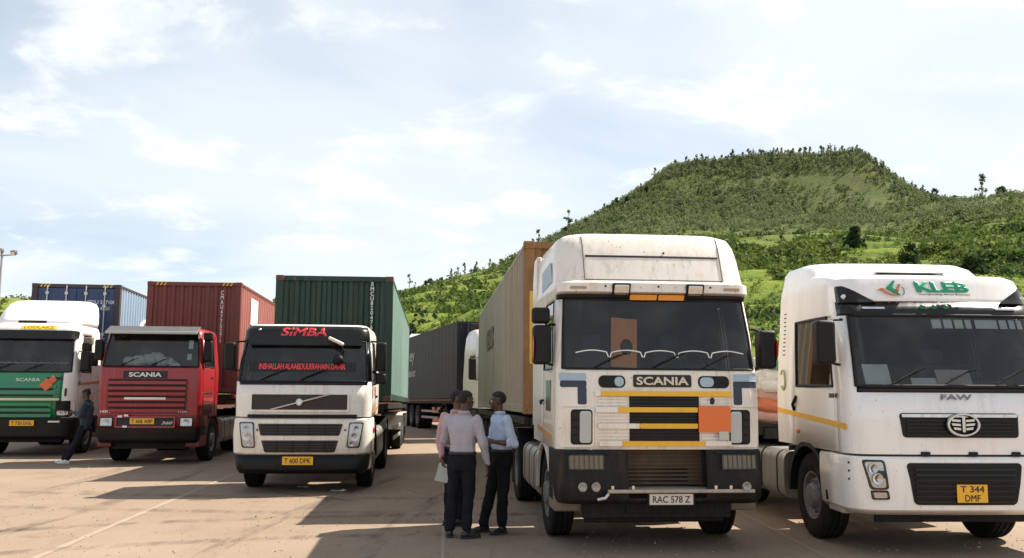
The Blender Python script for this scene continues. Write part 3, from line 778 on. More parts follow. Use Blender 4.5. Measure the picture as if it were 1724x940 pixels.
# lower sides: arch, steps, corner fairing
arch(t, 1.235, 1.38, .60, .42, CREAM, 2, 150, .045); arch(t, 1.20, 1.38, .57, .5, BLK, 0, 178, .03)
for sx in (-1, 1):
    mb = MB().box(*sorted((sx * .9, sx * 1.235)), .36, .80, .42, 1.13); mb.build('entry_step', M('dirty_cream', (.20, .155, .11), .7, dirt=.8, dcol=(.09, .06, .04), ds=4), t, bev=.03)
    for z in (.55, .85): MB().box(*sorted((sx * .95, sx * 1.242)), .42, .74, z, z + .14).build('step_recess', BLK, t, bev=.01)
    sd_ = MB().prism([(2.31, 1.3), (2.75, 1.3), (2.78, 3.3), (2.6, 3.62), (2.31, 3.64)], 'X', sx * 1.13, sx * 1.20).build('side_deflector', CREAM, t, bev=.015)
    MB().box(*sorted((sx * 1.201, sx * 1.206)), 2.05, 2.3, 2.0, 2.1).build('side_trim', BLK, t)
    MB().prism([(.8, 3.12), (1.75, 3.07), (1.75, 3.34), (.95, 3.38)], 'X', sx * 1.186, sx * 1.196).build('blue_side_decal', SKYB, t)
    MB().tube([(sx * 1.26, 1.35, 1.63), (sx * 1.275, 1.3, 1.66), (sx * 1.26, 1.2, 1.67)], .018, 8).build('door_handle', BLK, t)
    MB().prism([(.55, 1.28), (1.9, 1.36), (1.9, 1.30), (.55, 1.22)], 'X', sx * 1.238, sx * 1.243).build('stripe_decal', AMBER, t)
running_gear(t, 3.5, 1.38)
mirror(t, -1, -1.375, .52, 2.10, 2.56, .22, .2, arm_z=None, small=(2.58, 2.77)); mirror(t, 1, 1.42, .52, 2.07, 2.53, .22, .2)
for sx in (-1, 1):
    MB().sphere((sx * (1.485 if sx < 0 else 1.53), .36, 2.3), (.006, .07, .14), 10, 8).build('mirror_sticker', REDL, t)
wipers(t, cA, 2.08, (-.8, -.1, .5), .62)
pts = []
for i in range(101):
    x = lerp(-1.0, 1.05, i / 100); ph = (x + 1.0) % .41; z = 2.235 + .03 * math.sin((ph / .41) * math.pi) - (.05 if ph > .37 or ph < .012 else 0) * (1 if .1 < i / 100 < .97 else 0)
    pts.append((x, F(x, z) - .004, z))
MB().tube(pts, .007, 5).build('windscreen_trim', M('white_cord', (.8, .8, .78), .6), t)
# board leaning behind the windscreen
bd = MB(); n = 24; rot = Matrix.Rotation(R(4), 3, 'Y') @ Matrix.Rotation(R(-14), 3, 'X')
outer = []
for i in range(n):
    a = 2 * math.pi * i / n; m_ = max(abs(math.cos(a)) / .155, abs(math.sin(a)) / .30); outer.append((math.cos(a) / m_, math.sin(a) / m_))
for a in (0, 1, 2, 3):
    ca_ = math.atan2(.30, .155); ca_ = (ca_, math.pi - ca_, math.pi + ca_, 2 * math.pi - ca_)[a]; outer[int(round(ca_ / (2 * math.pi) * n)) % n] = (math.copysign(.155, math.cos(ca_)), math.copysign(.30, math.sin(ca_)))
inner = [(.03 + .075 * math.cos(2 * math.pi * i / n) , -.05 + .10 * math.sin(2 * math.pi * i / n)) for i in range(n)]
vs = []
for y in (0, .02):
    for q in (outer, inner): vs += [rot @ Vector((a, y, b)) for a, b in q]
fs = []
for i in range(n):
    j = (i + 1) % n
    fs += [(i, j, n + j, n + i), (2 * n + j, 2 * n + i, 3 * n + i, 3 * n + j), (i, 2 * n + i, 2 * n + j, j), (n + i, n + j, 3 * n + j, 3 * n + i)]
bd.add(vs, fs); bo = bd.build('wooden_board', M('brown_board', (.80, .29, .08), .55, var=.2, vs=4, stretch=(6, 6, 1)), None)
bo.matrix_world = Matrix.Translation(tworld(TA, -.375, .31, 2.36)) @ Matrix.Rotation(R(TA[2]), 4, 'Z')
tag(bo, 'brown board with an oval hole propped behind the windscreen of the yellow-barred truck', 'board')
ca = .9
trailer('container trailer under the rusty tan container', tworld(TA, 0, 3.35), TA[2], ca, 12.3, 1.42, (8.3, 9.6, 10.9), 'container trailers')
RUST = M('rust_orange_frame', (.25, .125, .045), .75, var=.35, vs=6, dirt=.7, dcol=(.10, .045, .02), ds=3)
TAN = M('tan_container_paint', (.31, .255, .185), .6, var=.15, bump=.2, bs=2.5, dirt=.6, dcol=(.20, .11, .055), ds=.7, stretch=(1, 1, .25))
con = container('weathered tan shipping container with rusty orange end posts behind the yellow-barred truck', tworld(TA, 0, 3.40, 1.43), TA[2], ca, 12.19, 2.62, TAN, 'shipping containers', frame=TAN)
for o in con.children:
    if o.name.startswith(('corner_post', 'header', 'sill', 'end_wall')):
        o.data.materials[0] = RUST
        for c in o.children: c.data.materials[0] = RUST
MB().box(-1.14, -1.06, -.008, 0, .75, 1.85).build('yellow_marking', M('faded_yellow', (.62, .40, .05), .6, dirt=.4, ds=6), con)
text('side_lettering', 'GOLD', M('faded_black', (.08, .075, .06), .7), con, -7.6, 1.62, 2.3, .5, lambda u, v, w: (-1.222 - w, -u, v), bold=.03, ext=.002)

# ================================================================== white and black tractor with red lettering
VW = M('offwhite_cab_paint', (.79, .735, .66), .32, coat=.35, var=.05, chips=.55, dirt=.42, dcol=(.42, .31, .22), ds=2.4, bump=.05, bs=5)
REDT = M('red_lettering', (.78, .05, .06), .45, var=.03)
t = empty('tractor_truck', (TB[0], TB[1], 0), TB[2])
tag(t, 'off-white tractor truck with black windscreen surround and red lettering', 'truck', 'trucks parked in a row')
cB = Cab([(1.30, .06, 1.21, .2, 2.05, .05), (1.60, .06, 1.22, .2, 2.05, .05), (1.84, .075, 1.22, .2, 2.05, .05), (1.90, .09, 1.22, .2, 2.05, .05), (2.25, .18, 1.19, .2, 2.05, .05), (2.60, .29, 1.155, .2, 2.05, .06),
          (2.63, .285, 1.155, .2, 2.05, .06), (2.79, .305, 1.14, .22, 2.05, .06), (2.87, .35, 1.10, .24, 2.05, .06), (2.905, .46, 1.04, .28, 2.0, .06), (2.925, .9, .9, .35, 1.95, .06)],
         [0, .05, .10, .32, .50, .55, .7, 1], nf=14)
def clsB(i, s, k):
    if 3 <= i <= 4:
        if s == 'F' or (s in ('CL', 'CR') and k >= 3): return 'ws'
        if s in 'LR' and 2 <= k <= 3: return 'win' + s
    if s in ('L', 'R') and 1 <= k <= 4 and i <= 4: return 'door' + s
    if i >= 5 and i < 8 and (s == 'F' or (s in ('CL', 'CR') and k >= 1)): return 'top'
    if 3 <= i <= 4 and s in ('CL', 'CR') and k >= 1: return 'pillar' + s
    if i == 2 and (s == 'F' or (s in ('CL', 'CR') and k >= 3)): return 'cowl'
    return 'body'
S = cB.shell(t, clsB, {'body': ('cab_body', VW, 'skin'), 'ws': ('windscreen', GLASS, 'glass'), 'winL': ('side_window', GLASS2, 'glass'), 'winR': ('side_window', GLASS2, 'glass'),
                       'doorL': ('door', VW, 'door'), 'doorR': ('door', VW, 'door'), 'top': ('roof_front', BLKG, 'skin'), 'pillarCL': ('windscreen_pillar', BLKG, 'skin'), 'pillarCR': ('windscreen_pillar', BLKG, 'skin'), 'cowl': ('cowl', BLKG, 'skin')}, DARKIN, gasket=.02)
for q in 'LR': S['win' + q].parent = S['door' + q]
F = cB.fy
t.scale = (.955, 1, 1)
interior(t, cB, 1.93, 1.3, 1)
text('roof_lettering', 'SIMBA', REDT, t, -.05, 2.765, .84, .15, cB.front(.007), bold=.04, ext=.003, shear=.2)
sb = panel('banner_strip', BLKG, t, F, -1.0, .92, 2.07, 2.24, r=.01, out=.004, depth=.004)
text('banner_lettering', 'INSHALLAH ALAABDULRRAHAIN DAHIR', REDT, sb, -.04, 2.16, 1.54, .105, cB.front(.006), bold=.03, ext=.003, spacing=.9)
panel('sun_visor', BLKG, t, F, -1.02, 1.02, 2.53, 2.65, r=.03, out=.09, depth=.1)
fm = MB().obox((.56, .10, 2.60), (.30, .10, .06), Matrix.Rotation(R(24), 3, 'Y')).build('front_mirror', VW, t, bev=.025, seg=3)
MB().tube([(.66, .14, 2.56), (.68, .12, 2.45), (.62, .12, 2.33)], .012, 6).sphere((.60, .12, 2.28), (.10, .05, .085)).build('mirror_head', BLK, fm, smooth=60)
MB().sphere((-.85, F(-.85, 2.80) - .01, 2.80), .03, 8, 6).build('marker_lamp', CHROME, t)
# upper grille
fr = frame_panel('grille_frame', VW, t, F, -.93, .83, 1.385, 1.715, b=.035, r=.04, out=.03, depth=.05)
GRB = M('grille_brown_black', (.035, .028, .025), .55, dirt=.4, dcol=(.12, .085, .06), ds=4)
gr = panel('upper_grille', GRB, t, F, -.90, .80, 1.415, 1.685, r=.03, out=.006, depth=.02)
for i in range(6): panel('grille_slat', GRB, gr, F, -.89, .79, 1.43 + i * .042, 1.448 + i * .042, r=.004, out=.018, depth=.015)
MB().tube([(-.55, F(-.55, 1.42) - .035, 1.425), (-.05, F(0, 1.55) - .035, 1.55), (.48, F(.48, 1.68) - .035, 1.68)], .014, 6).build('diagonal_bar', CHROME, t)
MB().lathe([(.055, -.02), (.06, -.035), (.045, -.04), (.04, -.03), (.001, -.03)], 20, (-.05, F(-.05, 1.55) - .02, 1.55), 'Y', closed=False).build('ring_emblem', CHROME, t)
# lower front
bB = Cab([(.655, .05, 1.20, .24, .85, .05), (.70, .02, 1.225, .24, .85, .05), (1.0, .0, 1.24, .24, .85, .05), (1.25, .03, 1.225, .22, .85, .05), (1.275, .06, 1.21, .2, .85, .05)], [0, .5, 1], nf=14)
bB.shell(t, lambda i, s, k: None if s in 'BD' else 'b', {'b': ('front_bumper', VW, 'skin')}, None)
bL = Cab([(.34, .10, 1.12, .22, .9, .05), (.42, .04, 1.17, .24, .9, .05), (.648, .02, 1.205, .24, .9, .05)], [0, .5, 1], nf=14)
bL.shell(t, lambda i, s, k: None if s in 'BTD' else 'b', {'b': ('lower_bumper', BLK, 'skin')}, None)
panel('hood_gap', BLK, t, F, -.96, .97, 1.285, 1.34, r=.01, out=.03, depth=.05)
for z0, z1, w0, w1 in ((.985, 1.185, .76, .70), (.70, .905, .69, .62)):
    f_ = panel('lower_grille', GRB, t, bB.fy, -w0 - .01, w0 - .03, z0, z1, r=.025, out=.008, depth=.02, x0b=-w1 - .01, x1b=w1 - .03)
    for i in range(4): panel('grille_slat', BLK, f_, bB.fy, -w0 + .04, w0 - .08, z0 + .025 + i * .045, z0 + .042 + i * .045, r=.004, out=.02, depth=.015)
    for q in (-.42, -.14, .14, .42): panel('grille_divider', BLK, f_, bB.fy, q - .008, q + .008, z0 + .01, z1 - .01, r=.002, out=.022, depth=.015)
for sx in (-1, 1):
    headlamp(t, bB.fy, *sorted((sx * .84, sx * 1.10)), .78, 1.21, *sorted((sx * .80, sx * 1.03)), r=.03, lamps=[(sx * .98, 1.10, .06), (sx * .94, .97, .07), (sx * .90, .85, .045)])
    MB().sphere((sx * .77, bB.fy(.77, 1.1) - .005, 1.08), .018, 8, 6).build('tow_cap', BLK, t)
    mb = MB().box(*sorted((sx * .9, sx * 1.2)), .45, .84, .38, 1.27); mb.build('entry_step', VW, t, bev=.03)
    MB().cyl((sx * 1.235, .42, 1.06), (sx * 1.265, .42, 1.06), .05, 12).build('side_lamp', REDL if sx > 0 else AMBER, t)
    text('door_lettering', 'SIM', REDT, t, 1.0, 1.74, .45, .16, cB.side(sx, .004), bold=.04) if sx > 0 else None
    MB().prism([(.35, 1.38), (1.9, 1.46), (1.9, 1.42), (.35, 1.34)], 'X', sx * 1.222, sx * 1.227).build('stripe_decal', AMBER, t)
    MB().tube([(sx * 1.225, 1.15, 1.62), (sx * 1.255, 1.1, 1.64), (sx * 1.225, .98, 1.645)], .016, 8).build('door_handle', BLK, t)
plate(t, 'p', -.315, .225, .495, .635, -.005, PLY, ['T 600 DPK'])
MB().box(-.33, .24, .007, .06, .48, .65).build('plate_holder', BLK, t)
arch(t, 1.21, 1.38, .59, .42, BLK, 0, 178, .05)
running_gear(t, 3.7, 1.38, tank_side=(-1, 1))
mirror(t, 1, 1.36, .50, 2.09, 2.60, .2, .18); mirror(t, -1, -1.38, .50, 2.09, 2.58, .2, .18)
mirror(t, 1, 1.36, .52, 1.86, 2.05, .2, .16)
wipers(t, cB, 1.95, (-.75, -.05), .7)
cb = 1.2
TRB = M('trailer_cream', (.55, .50, .42), .6, dirt=.5, ds=2)
tr = trailer('container trailer with pale mudguards under the dark green container', tworld(TB, .08, 3.2), TB[2], cb, 12.3, 1.50, (8.2, 9.5, 10.8), 'container trailers', guard=TRB)
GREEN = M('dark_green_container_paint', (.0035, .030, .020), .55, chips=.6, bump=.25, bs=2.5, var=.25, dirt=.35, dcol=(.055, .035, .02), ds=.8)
GREEN2 = M('sunlit_green_container_paint', (.17, .27, .23), .55, chips=.6, var=.2, dirt=.55, dcol=(.36, .38, .32), ds=1.2, stretch=(1, 1, .3))  # paler copy of the end paint, sunlight put into the side colour
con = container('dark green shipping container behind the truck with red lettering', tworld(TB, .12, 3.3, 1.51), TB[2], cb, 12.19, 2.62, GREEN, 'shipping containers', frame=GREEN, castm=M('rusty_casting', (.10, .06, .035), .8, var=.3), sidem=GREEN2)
WT = M('white_stencil', (.68, .68, .64), .6)
text('end_lettering', 'EMCU8204763', WT, con, .78, 1.95, .075, 1.1, lambda u, v, w: (u, -.0 + .042 - w, v), bold=.03, ext=.003, vertical=True)

# ================================================================== red tractor
REDP = M('red_cab_paint', (.29, .004, .011), .36, coat=.35, var=.12, chips=.6, dirt=.25, dcol=(.16, .05, .035), ds=2.4)
MAR = M('maroon_panel', (.16, .012, .018), .45, dirt=.4, dcol=(.14, .07, .05), ds=3)
GREYV = M('visor_grey', (.08, .083, .083), .4, dirt=.3)
t = empty('tractor_truck', (TC[0], TC[1], 0), TC[2])
tag(t, 'red tractor truck with flat slatted front and grey sun visor', 'truck', 'trucks parked in a row')
cC = Cab([(1.12, .05, 1.18, .10, 1.72, .02), (1.70, .035, 1.19, .10, 1.72, .02), (2.19, .04, 1.19, .10, 1.72, .02), (2.24, .05, 1.18, .10, 1.72, .02), (2.62, .14, 1.14, .10, 1.72, .02), (3.0, .24, 1.10, .11, 1.72, .02),
          (3.06, .26, 1.09, .14, 1.70, .02), (3.13, .36, 1.04, .18, 1.68, .02), (3.17, .6, .93, .22, 1.6, .02)], [0, .05, .12, .46, .70, .76, 1], nf=14)
def clsC(i, s, k):
    if 3 <= i <= 4:
        if s == 'F' or (s in ('CL', 'CR') and k >= 4): return 'ws'
        if s in 'LR' and 2 <= k <= 3: return 'win' + s
    if s in ('L', 'R') and 1 <= k <= 4 and i <= 4: return 'door' + s
    return 'body'
S = cC.shell(t, clsC, {'body': ('cab_body', REDP, 'skin'), 'ws': ('windscreen', GLASS, 'glass'), 'winL': ('side_window', GLASS2, 'glass'), 'winR': ('side_window', GLASS2, 'glass'),
                       'doorL': ('door', REDP, 'door'), 'doorR': ('door', REDP, 'door')}, DARKIN, gasket=.022)
for q in 'LR': S['win' + q].parent = S['door' + q]
F = cC.fy
t.scale = (.97, 1, 1)
interior(t, cC, 2.26, 1.3, 1, seat_y=.9)
vz = MB().obox((0, .12, 3.10), (2.14, .36, .025), Matrix.Rotation(R(26), 3, 'X')).build('sun_visor', GREYV, t, bev=.01)
MB().box(-1.07, 1.07, -.055, -.03, 2.99, 3.05).build('visor_edge', M('visor_rim', (.42, .42, .40), .4), vz, bev=.008)
for x in (-.55, .45): MB().tube([(x, .0, 3.05), (x, .28, 3.02)], .012, 6).build('visor_bracket', CHAS, vz)
nb = panel('name_board', INK, t, F, -.62, .40, 1.97, 2.14, r=.01, out=.008, depth=.02)
text('name_lettering', 'SCANIA', M('white_letters', (.75, .74, .7), .4), nb, -.11, 2.055, .76, .105, cC.front(.010), bold=.04, ext=.006)
gb = panel('grille_recess', MAR, t, F, -.98, .88, 1.16, 1.95, r=.01, out=.004, depth=.02)
for i in range(6):
    z = 1.20 + i * .128
    panel('grille_slat', REDP, t, F, -.96 + (.04 * (5 - i) / 5), .86 - .04 * (5 - i) / 5, z, z + .066, r=.012, out=.045, depth=.05)
    panel('slat_gap', M('dark_red_gap', (.035, .006, .008), .7), gb, F, -.95, .85, z + .068, z + .118, r=.004, out=.008, depth=.01)
panel('white_strip', M('white_letters'), t, F, -.56, .40, 1.485, 1.535, r=.004, out=.055, depth=.012)
text('model_lettering', '143H', M('white_letters'), t, -1.0, 1.21, .22, .06, cC.front(.006), bold=.03); text('model_lettering', '113M', M('chrome_letters', (.5, .45, .42), .3, metal=.5), t, .80, 1.205, .2, .05, cC.front(.05), bold=.03)
bC = Cab([(.50, .06, 1.14, .16, .8, .02), (.60, .0, 1.18, .16, .8, .02), (.835, -.02, 1.2, .14, .8, .02)], [0, .5, 1], nf=14)
bC.shell(t, lambda i, s, k: None if s in 'BD' else 'b', {'b': ('bumper', BLK, 'skin')}, None)
bC2 = Cab([(.84, .01, 1.19, .12, .8, .02), (1.115, .03, 1.19, .12, .8, .02)], [0, .5, 1], nf=14)
bC2.shell(t, lambda i, s, k: None if s in 'BD' else 'b', {'b': ('lamp_panel', MAR, 'skin')}, None)
fr = frame_panel('plate_frame', REDP, t, bC2.fy, -.74, .64, .845, 1.105, b=.035, r=.015, out=.03, depth=.04)
panel('plate_recess', INK, fr, bC2.fy, -.7, .6, .88, 1.07, r=.005, out=.006, depth=.01)
text('badge_lettering', '360', M('chrome_letters'), fr, .45, .955, .26, .07, bC2.front(.012), bold=.04, shear=.25)
for x, z in ((-.62, 1.10), (-.48, 1.12), (-.5, .87)): MB().box(x - .05, x + .05, -.045, -.03, z - .02, z + .025).build('tape_patch', M('white_letters'), t)
plate(t, 'p', -.40, .16, .925, 1.06, -.01, PLY, ['T 606 ABP'])
for sx, x0, x1 in ((-1, -1.10, -.80), (1, .74, 1.04)): headlamp(t, bC2.fy, x0, x1, .87, 1.08, r=.015, lamps=[((x0 + x1) / 2, .975, .075)])
for sx in (-1, 1):
    MB().box(*sorted((sx * .85, sx * 1.185)), .16, .80, .40, 1.10).build('entry_step', MAR, t, bev=.02)
    MB().box(*sorted((sx * .9, sx * 1.195)), .86, 1.7, 1.06, 1.14).build('wing_top', MAR, t, bev=.02)
    for z in (1.62, 1.34): MB().box(*sorted((sx * 1.19, sx * 1.2)), .25, 1.1, z, z + .035).build('side_trim', CHROME, t)
    MB().tube([(sx * 1.19, 1.12, 2.0), (sx * 1.225, 1.08, 2.0), (sx * 1.19, .98, 2.0)], .014, 8).build('door_handle', BLK, t)
arch(t, 1.19, 1.38, .59, .40, MAR, 0, 178, .04)
running_gear(t, 3.6, 1.38)
mirror(t, 1, 1.27, .34, 2.36, 2.86, .2, .16, small=(2.86, 3.05)); mirror(t, -1, -1.27, .30, 2.38, 2.86, .2, .14)
wipers(t, cC, 2.28, (-.7, .0), .6)
cl = MB()
for i in range(9): cl.sphere((-.55 + i * .13 + random.uniform(-.03, .03), .34 + random.uniform(-.05, .1), 2.30 + .10 * math.sin(i * .5) + random.uniform(0, .09)), (.16, .13, .12), 12, 8, Matrix.Rotation(random.random() * 3, 3, 'Y'))
co = cl.build('cloth_bundle', M('white_cloth', (.62, .64, .62), .9, var=.15, bump=.4, bs=9), None)
co.matrix_world = Matrix.Translation(tworld(TC, 0, 0, 0)) @ Matrix.Rotation(R(TC[2]), 4, 'Z'); tag(co, 'crumpled white cloth heaped on the dashboard of the red truck', 'cloth')
for x0, z0, z1 in ((.86, 2.66, 2.86), (.85, 2.40, 2.54)): panel('windscreen_sticker', M('white_cloth'), t, F, x0 - .04, x0 + .07, z0, z1, r=.004, out=-.012, depth=.003)
cc = .9
trailer('container trailer with red beams under the brick red container', tworld(TC, .1, 2.85), TC[2], cc, 12.3, 1.62, (8.3, 9.6, 10.9), 'container trailers', beam=M('red_beam', (.30, .02, .02), .55, dirt=.4))
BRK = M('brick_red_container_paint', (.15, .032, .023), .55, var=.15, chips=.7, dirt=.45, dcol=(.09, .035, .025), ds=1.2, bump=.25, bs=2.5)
BRK2 = M('sunlit_red_container_paint', (.34, .12, .095), .55, chips=.5, var=.15, dirt=.3, dcol=(.48, .28, .24), ds=.9)  # side walls lightened as if sunlit; the ends keep the darker red
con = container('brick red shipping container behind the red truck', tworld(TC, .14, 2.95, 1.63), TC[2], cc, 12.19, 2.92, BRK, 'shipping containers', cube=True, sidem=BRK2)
text('end_lettering', 'CMAU4775271', WT, con, .72, 2.0, .085, 1.4, lambda u, v, w: (u, .042 - w, v), bold=.03, ext=.003, vertical=True)
MB().box(1.221, 1.226, 1.35, 2.35, 1.9, 2.65).build('notice_panel', M('white_letters'), con)

# ================================================================== green fronted tractor
GRN = M('green_cab_paint', (.004, .20, .088), .33, coat=.4, var=.06, dirt=.2, dcol=(.06, .12, .07), ds=2)
t = empty('tractor_truck', (TD[0], TD[1], 0), TD[2])
tag(t, 'white tractor truck with green grille and tall roof deflector at the left edge', 'truck', 'trucks parked in a row')
cD = Cab([(.98, .05, 1.22, .30, 2.2, .06), (1.6, .035, 1.23, .30, 2.2, .06), (2.08, .075, 1.22, .28, 2.2, .06), (2.13, .09, 1.21, .28, 2.2, .06), (2.62, .22, 1.18, .27, 2.2, .06), (3.10, .36, 1.14, .26, 2.2, .06),
          (3.22, .38, 1.13, .26, 2.2, .06), (3.33, .46, 1.09, .28, 2.2, .06), (3.40, .62, 1.02, .3, 2.18, .06), (3.43, .9, .9, .34, 2.1, .06)], [0, .05, .10, .34, .52, .57, .7, 1], nf=14)
def clsD(i, s, k):
    if 3 <= i <= 4:
        if s == 'F' or (s in ('CL', 'CR') and k >= 3): return 'ws'
        if s in 'LR' and 2 <= k <= 3: return 'win' + s
    if s in ('L', 'R') and 1 <= k <= 4 and i <= 4: return 'door' + s
    if i <= 1 and s == 'F': return 'green'
    if i == 2 and s == 'F': return 'green'
    return 'body'
S = cD.shell(t, clsD, {'body': ('cab_body', WPAINT, 'skin'), 'ws': ('windscreen', GLASS, 'glass'), 'winL': ('side_window', GLASS2, 'glass'), 'winR': ('side_window', GLASS2, 'glass'),
                       'doorL': ('door', WPAINT, 'door'), 'doorR': ('door', WPAINT, 'door'), 'green': ('front_panel', GRN, 'skin')}, DARKIN, gasket=.022)
for q in 'LR': S['win' + q].parent = S['door' + q]
F = cD.fy
interior(t, cD, 2.15, 1.3, 1)
dD = Cab([(3.36, .62, 1.06, .34, 2.2, .10), (3.50, .68, 1.07, .34, 2.25, .10), (3.75, .92, 1.05, .34, 2.3, .10), (3.95, 1.2, 1.02, .36, 2.32, .10), (4.05, 1.45, .96, .38, 2.32, .08), (4.09, 1.75, .86, .38, 2.3, .05)], [0, .3, 1], nf=12)
dD.shell(t, lambda i, s, k: None if s in 'D' else 'b', {'b': ('roof_deflector', M('deflector_white', (.80, .79, .77), .35, coat=.3, var=.03), 'skin')}, None)
panel('deflector_slot', BLK, t, dD.fy, -.45, .25, 3.40, 3.47, r=.02, out=.006, depth=.02)
sg = panel('roof_sign', M('sign_yellow', (.80, .55, .05), .5), t, F, -.26, .60, 3.235, 3.33, r=.008, out=.012, depth=.02)
text('sign_lettering', 'LODLAKZ', M('sign_red', (.35, .10, .02), .5), sg, .17, 3.283, .74, .062, cD.front(.013), bold=.03)
panel('sun_visor', BLKG, t, F, -1.12, 1.12, 2.98, 3.20, r=.04, out=.10, depth=.11)
text('name_lettering', 'SCANIA', M('pale_green_letters', (.55, .66, .55), .4), t, .11, 1.93, .58, .085, cD.front(.01), bold=.035, ext=.005)
for i, z in enumerate((1.72, 1.56, 1.27, 1.13, .99)):
    b = panel('grille_slat', GRN, t, F, -.80, .80 - (0 if i < 2 else .1), z, z + .08, r=.02, out=.04, depth=.05)
    panel('slat_gap', INK, b, F, -.79, .72 - (0 if i < 2 else .1), z - .055, z - .003, r=.01, out=.005, depth=.01)
panel('pale_stripe', M('stripe_cream', (.62, .60, .40), .5), t, F, -.95, .88, 1.41, 1.465, r=.005, out=.05, depth=.06)
panel('upper_slot', INK, t, F, .55, .92, 1.93, 2.0, r=.02, out=.006, depth=.01)
OR2 = M('orange_diamond', (.66, .15, .05), .55)
for cx, cz, s_ in ((.56, 1.80, .16), (.70, 1.93, .11)):
    mb = MB().add([(cx + a * s_, F(cx, cz) - .06, cz + b * s_) for a, b in ((0, -1), (1, 0), (0, 1), (-1, 0))] + [(cx + a * s_, F(cx, cz) - .045, cz + b * s_) for a, b in ((0, -1), (1, 0), (0, 1), (-1, 0))],
                  [(0, 1, 2, 3), (7, 6, 5, 4), (0, 4, 5, 1), (1, 5, 6, 2), (2, 6, 7, 3), (3, 7, 4, 0)]); mb.build('hazard_diamond', OR2, t)
bD = Cab([(.44, .10, 1.16, .30, .9, .06), (.52, .03, 1.20, .32, .9, .06), (.93, .0, 1.24, .32, .9, .06), (.975, .03, 1.22, .3, .9, .06)], [0, .5, 1], nf=14)
bD.shell(t, lambda i, s, k: None if s in 'BD' else 'b', {'b': ('bumper', BLK, 'skin')}, None)
for sx in (-1, 1):
    headlamp(t, F, *sorted((sx * .82, sx * 1.17)), 1.02, 1.17, r=.03, lamps=[(sx * .92, 1.095, .05), (sx * 1.05, 1.095, .05)])
    panel('lamp_surround', BLK, t, F, *sorted((sx * .80, sx * 1.215)), .99, 1.40, r=.03, out=.006, depth=.02)
    panel('side_vent', INK, t, F, *sorted((sx * .99, sx * 1.04)), 1.52, 1.72, r=.02, out=.012, depth=.02)
    MB().prism([(.45, 1.86), (2.1, 1.92), (2.1, 1.86), (.45, 1.80)], 'X', sx * 1.232, sx * 1.237).build('stripe_decal', M('stripe_orange', (.6, .22, .06), .5), t)
    text('door_lettering', '414', M('blue_lettering', (.08, .16, .2), .5), t, sx * .42, 1.86, .2, .12, cD.front(.01) if False else cD.side(sx, .006), bold=.04)
    MB().box(*sorted((sx * .9, sx * 1.2)), .45, .84, .42, .97).build('entry_step', BLK, t, bev=.03)
    MB().tube([(sx * 1.225, 1.25, 1.68), (sx * 1.255, 1.2, 1.69), (sx * 1.225, 1.08, 1.69)], .016, 8).build('door_handle', BLK, t)
panel('white_reflector', M('white_letters'), t, bD.fy, .66, .93, .86, .90, r=.005, out=.012, depth=.02)
plate(t, 'p', -.24, .34, .775, .915, -.03, PLY, ['T 720 DGL'])
MB().box(-.25, .35, -.017, .05, .765, .925).build('plate_holder', BLK, t)
arch(t, 1.22, 1.38, .58, .42, BLK, 0, 178, .05)
running_gear(t, 3.6, 1.38)
mirror(t, 1, 1.38, .46, 2.16, 2.66, .24, .2, small=(2.68, 2.90)); mirror(t, -1, -1.4, .46, 2.16, 2.66, .24, .2)
mirror(t, 1, 1.40, 1.0, 2.30, 2.66, .2, .16)
MB().box(1.12, 1.36, .8, .98, 2.86, 3.06).build('work_lamp', M('lamp_brown', (.16, .12, .09), .5), t, bev=.03)
wipers(t, cD, 2.18, (-.75, .0), .7)
pts = []
for i in range(81):
    x = lerp(-1.0, 1.0, i / 80); pts.append((x, F(x, 2.36) + .03, 2.36 + .012 * math.sin(x * 40)))
MB().tube(pts, .014, 5).build('windscreen_fringe', M('fringe_grey', (.45, .45, .42), .8), t)
cd = .6
trailer('container trailer under the blue container', tworld(TD, .1, 3.0), TD[2], cd, 12.3, 1.78, (8.3, 9.6, 10.9), 'container trailers')
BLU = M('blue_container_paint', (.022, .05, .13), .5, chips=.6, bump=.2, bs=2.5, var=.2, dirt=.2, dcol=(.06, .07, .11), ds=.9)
BLU2 = M('sunlit_blue_container_paint', (.24, .32, .42), .55, var=.1, dirt=.35, dcol=(.36, .40, .45), ds=.9)  # lighter copy of the blue, with sun on the side walls painted in
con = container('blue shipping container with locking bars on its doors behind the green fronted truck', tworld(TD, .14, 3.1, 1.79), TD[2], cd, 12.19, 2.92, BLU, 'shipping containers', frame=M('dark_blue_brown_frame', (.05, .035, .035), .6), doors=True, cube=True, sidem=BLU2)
text('end_lettering', 'MEDU 517100 5', WT, con, .72, 2.40, .95, .11, lambda u, v, w: (u, .02 - w, v), bold=.03)
text('end_lettering', '45G1', WT, con, .80, 2.22, .26, .10, lambda u, v, w: (u, .02 - w, v), bold=.03)
mb = MB()
mb.tube([(1.223, 3.2 + 1.0 * math.cos(a), 1.55 + .55 * math.sin(a)) for a in np.linspace(.2, 2.9, 16)], .05, 6)
mb.add([(1.228, 2.4, .9), (1.228, 3.9, .85), (1.228, 3.3, 1.2), (1.228, 2.9, 1.55), (1.228, 2.6, 1.2)], [(0, 1, 2, 3, 4)]); mb.build('side_emblem', WT, con)

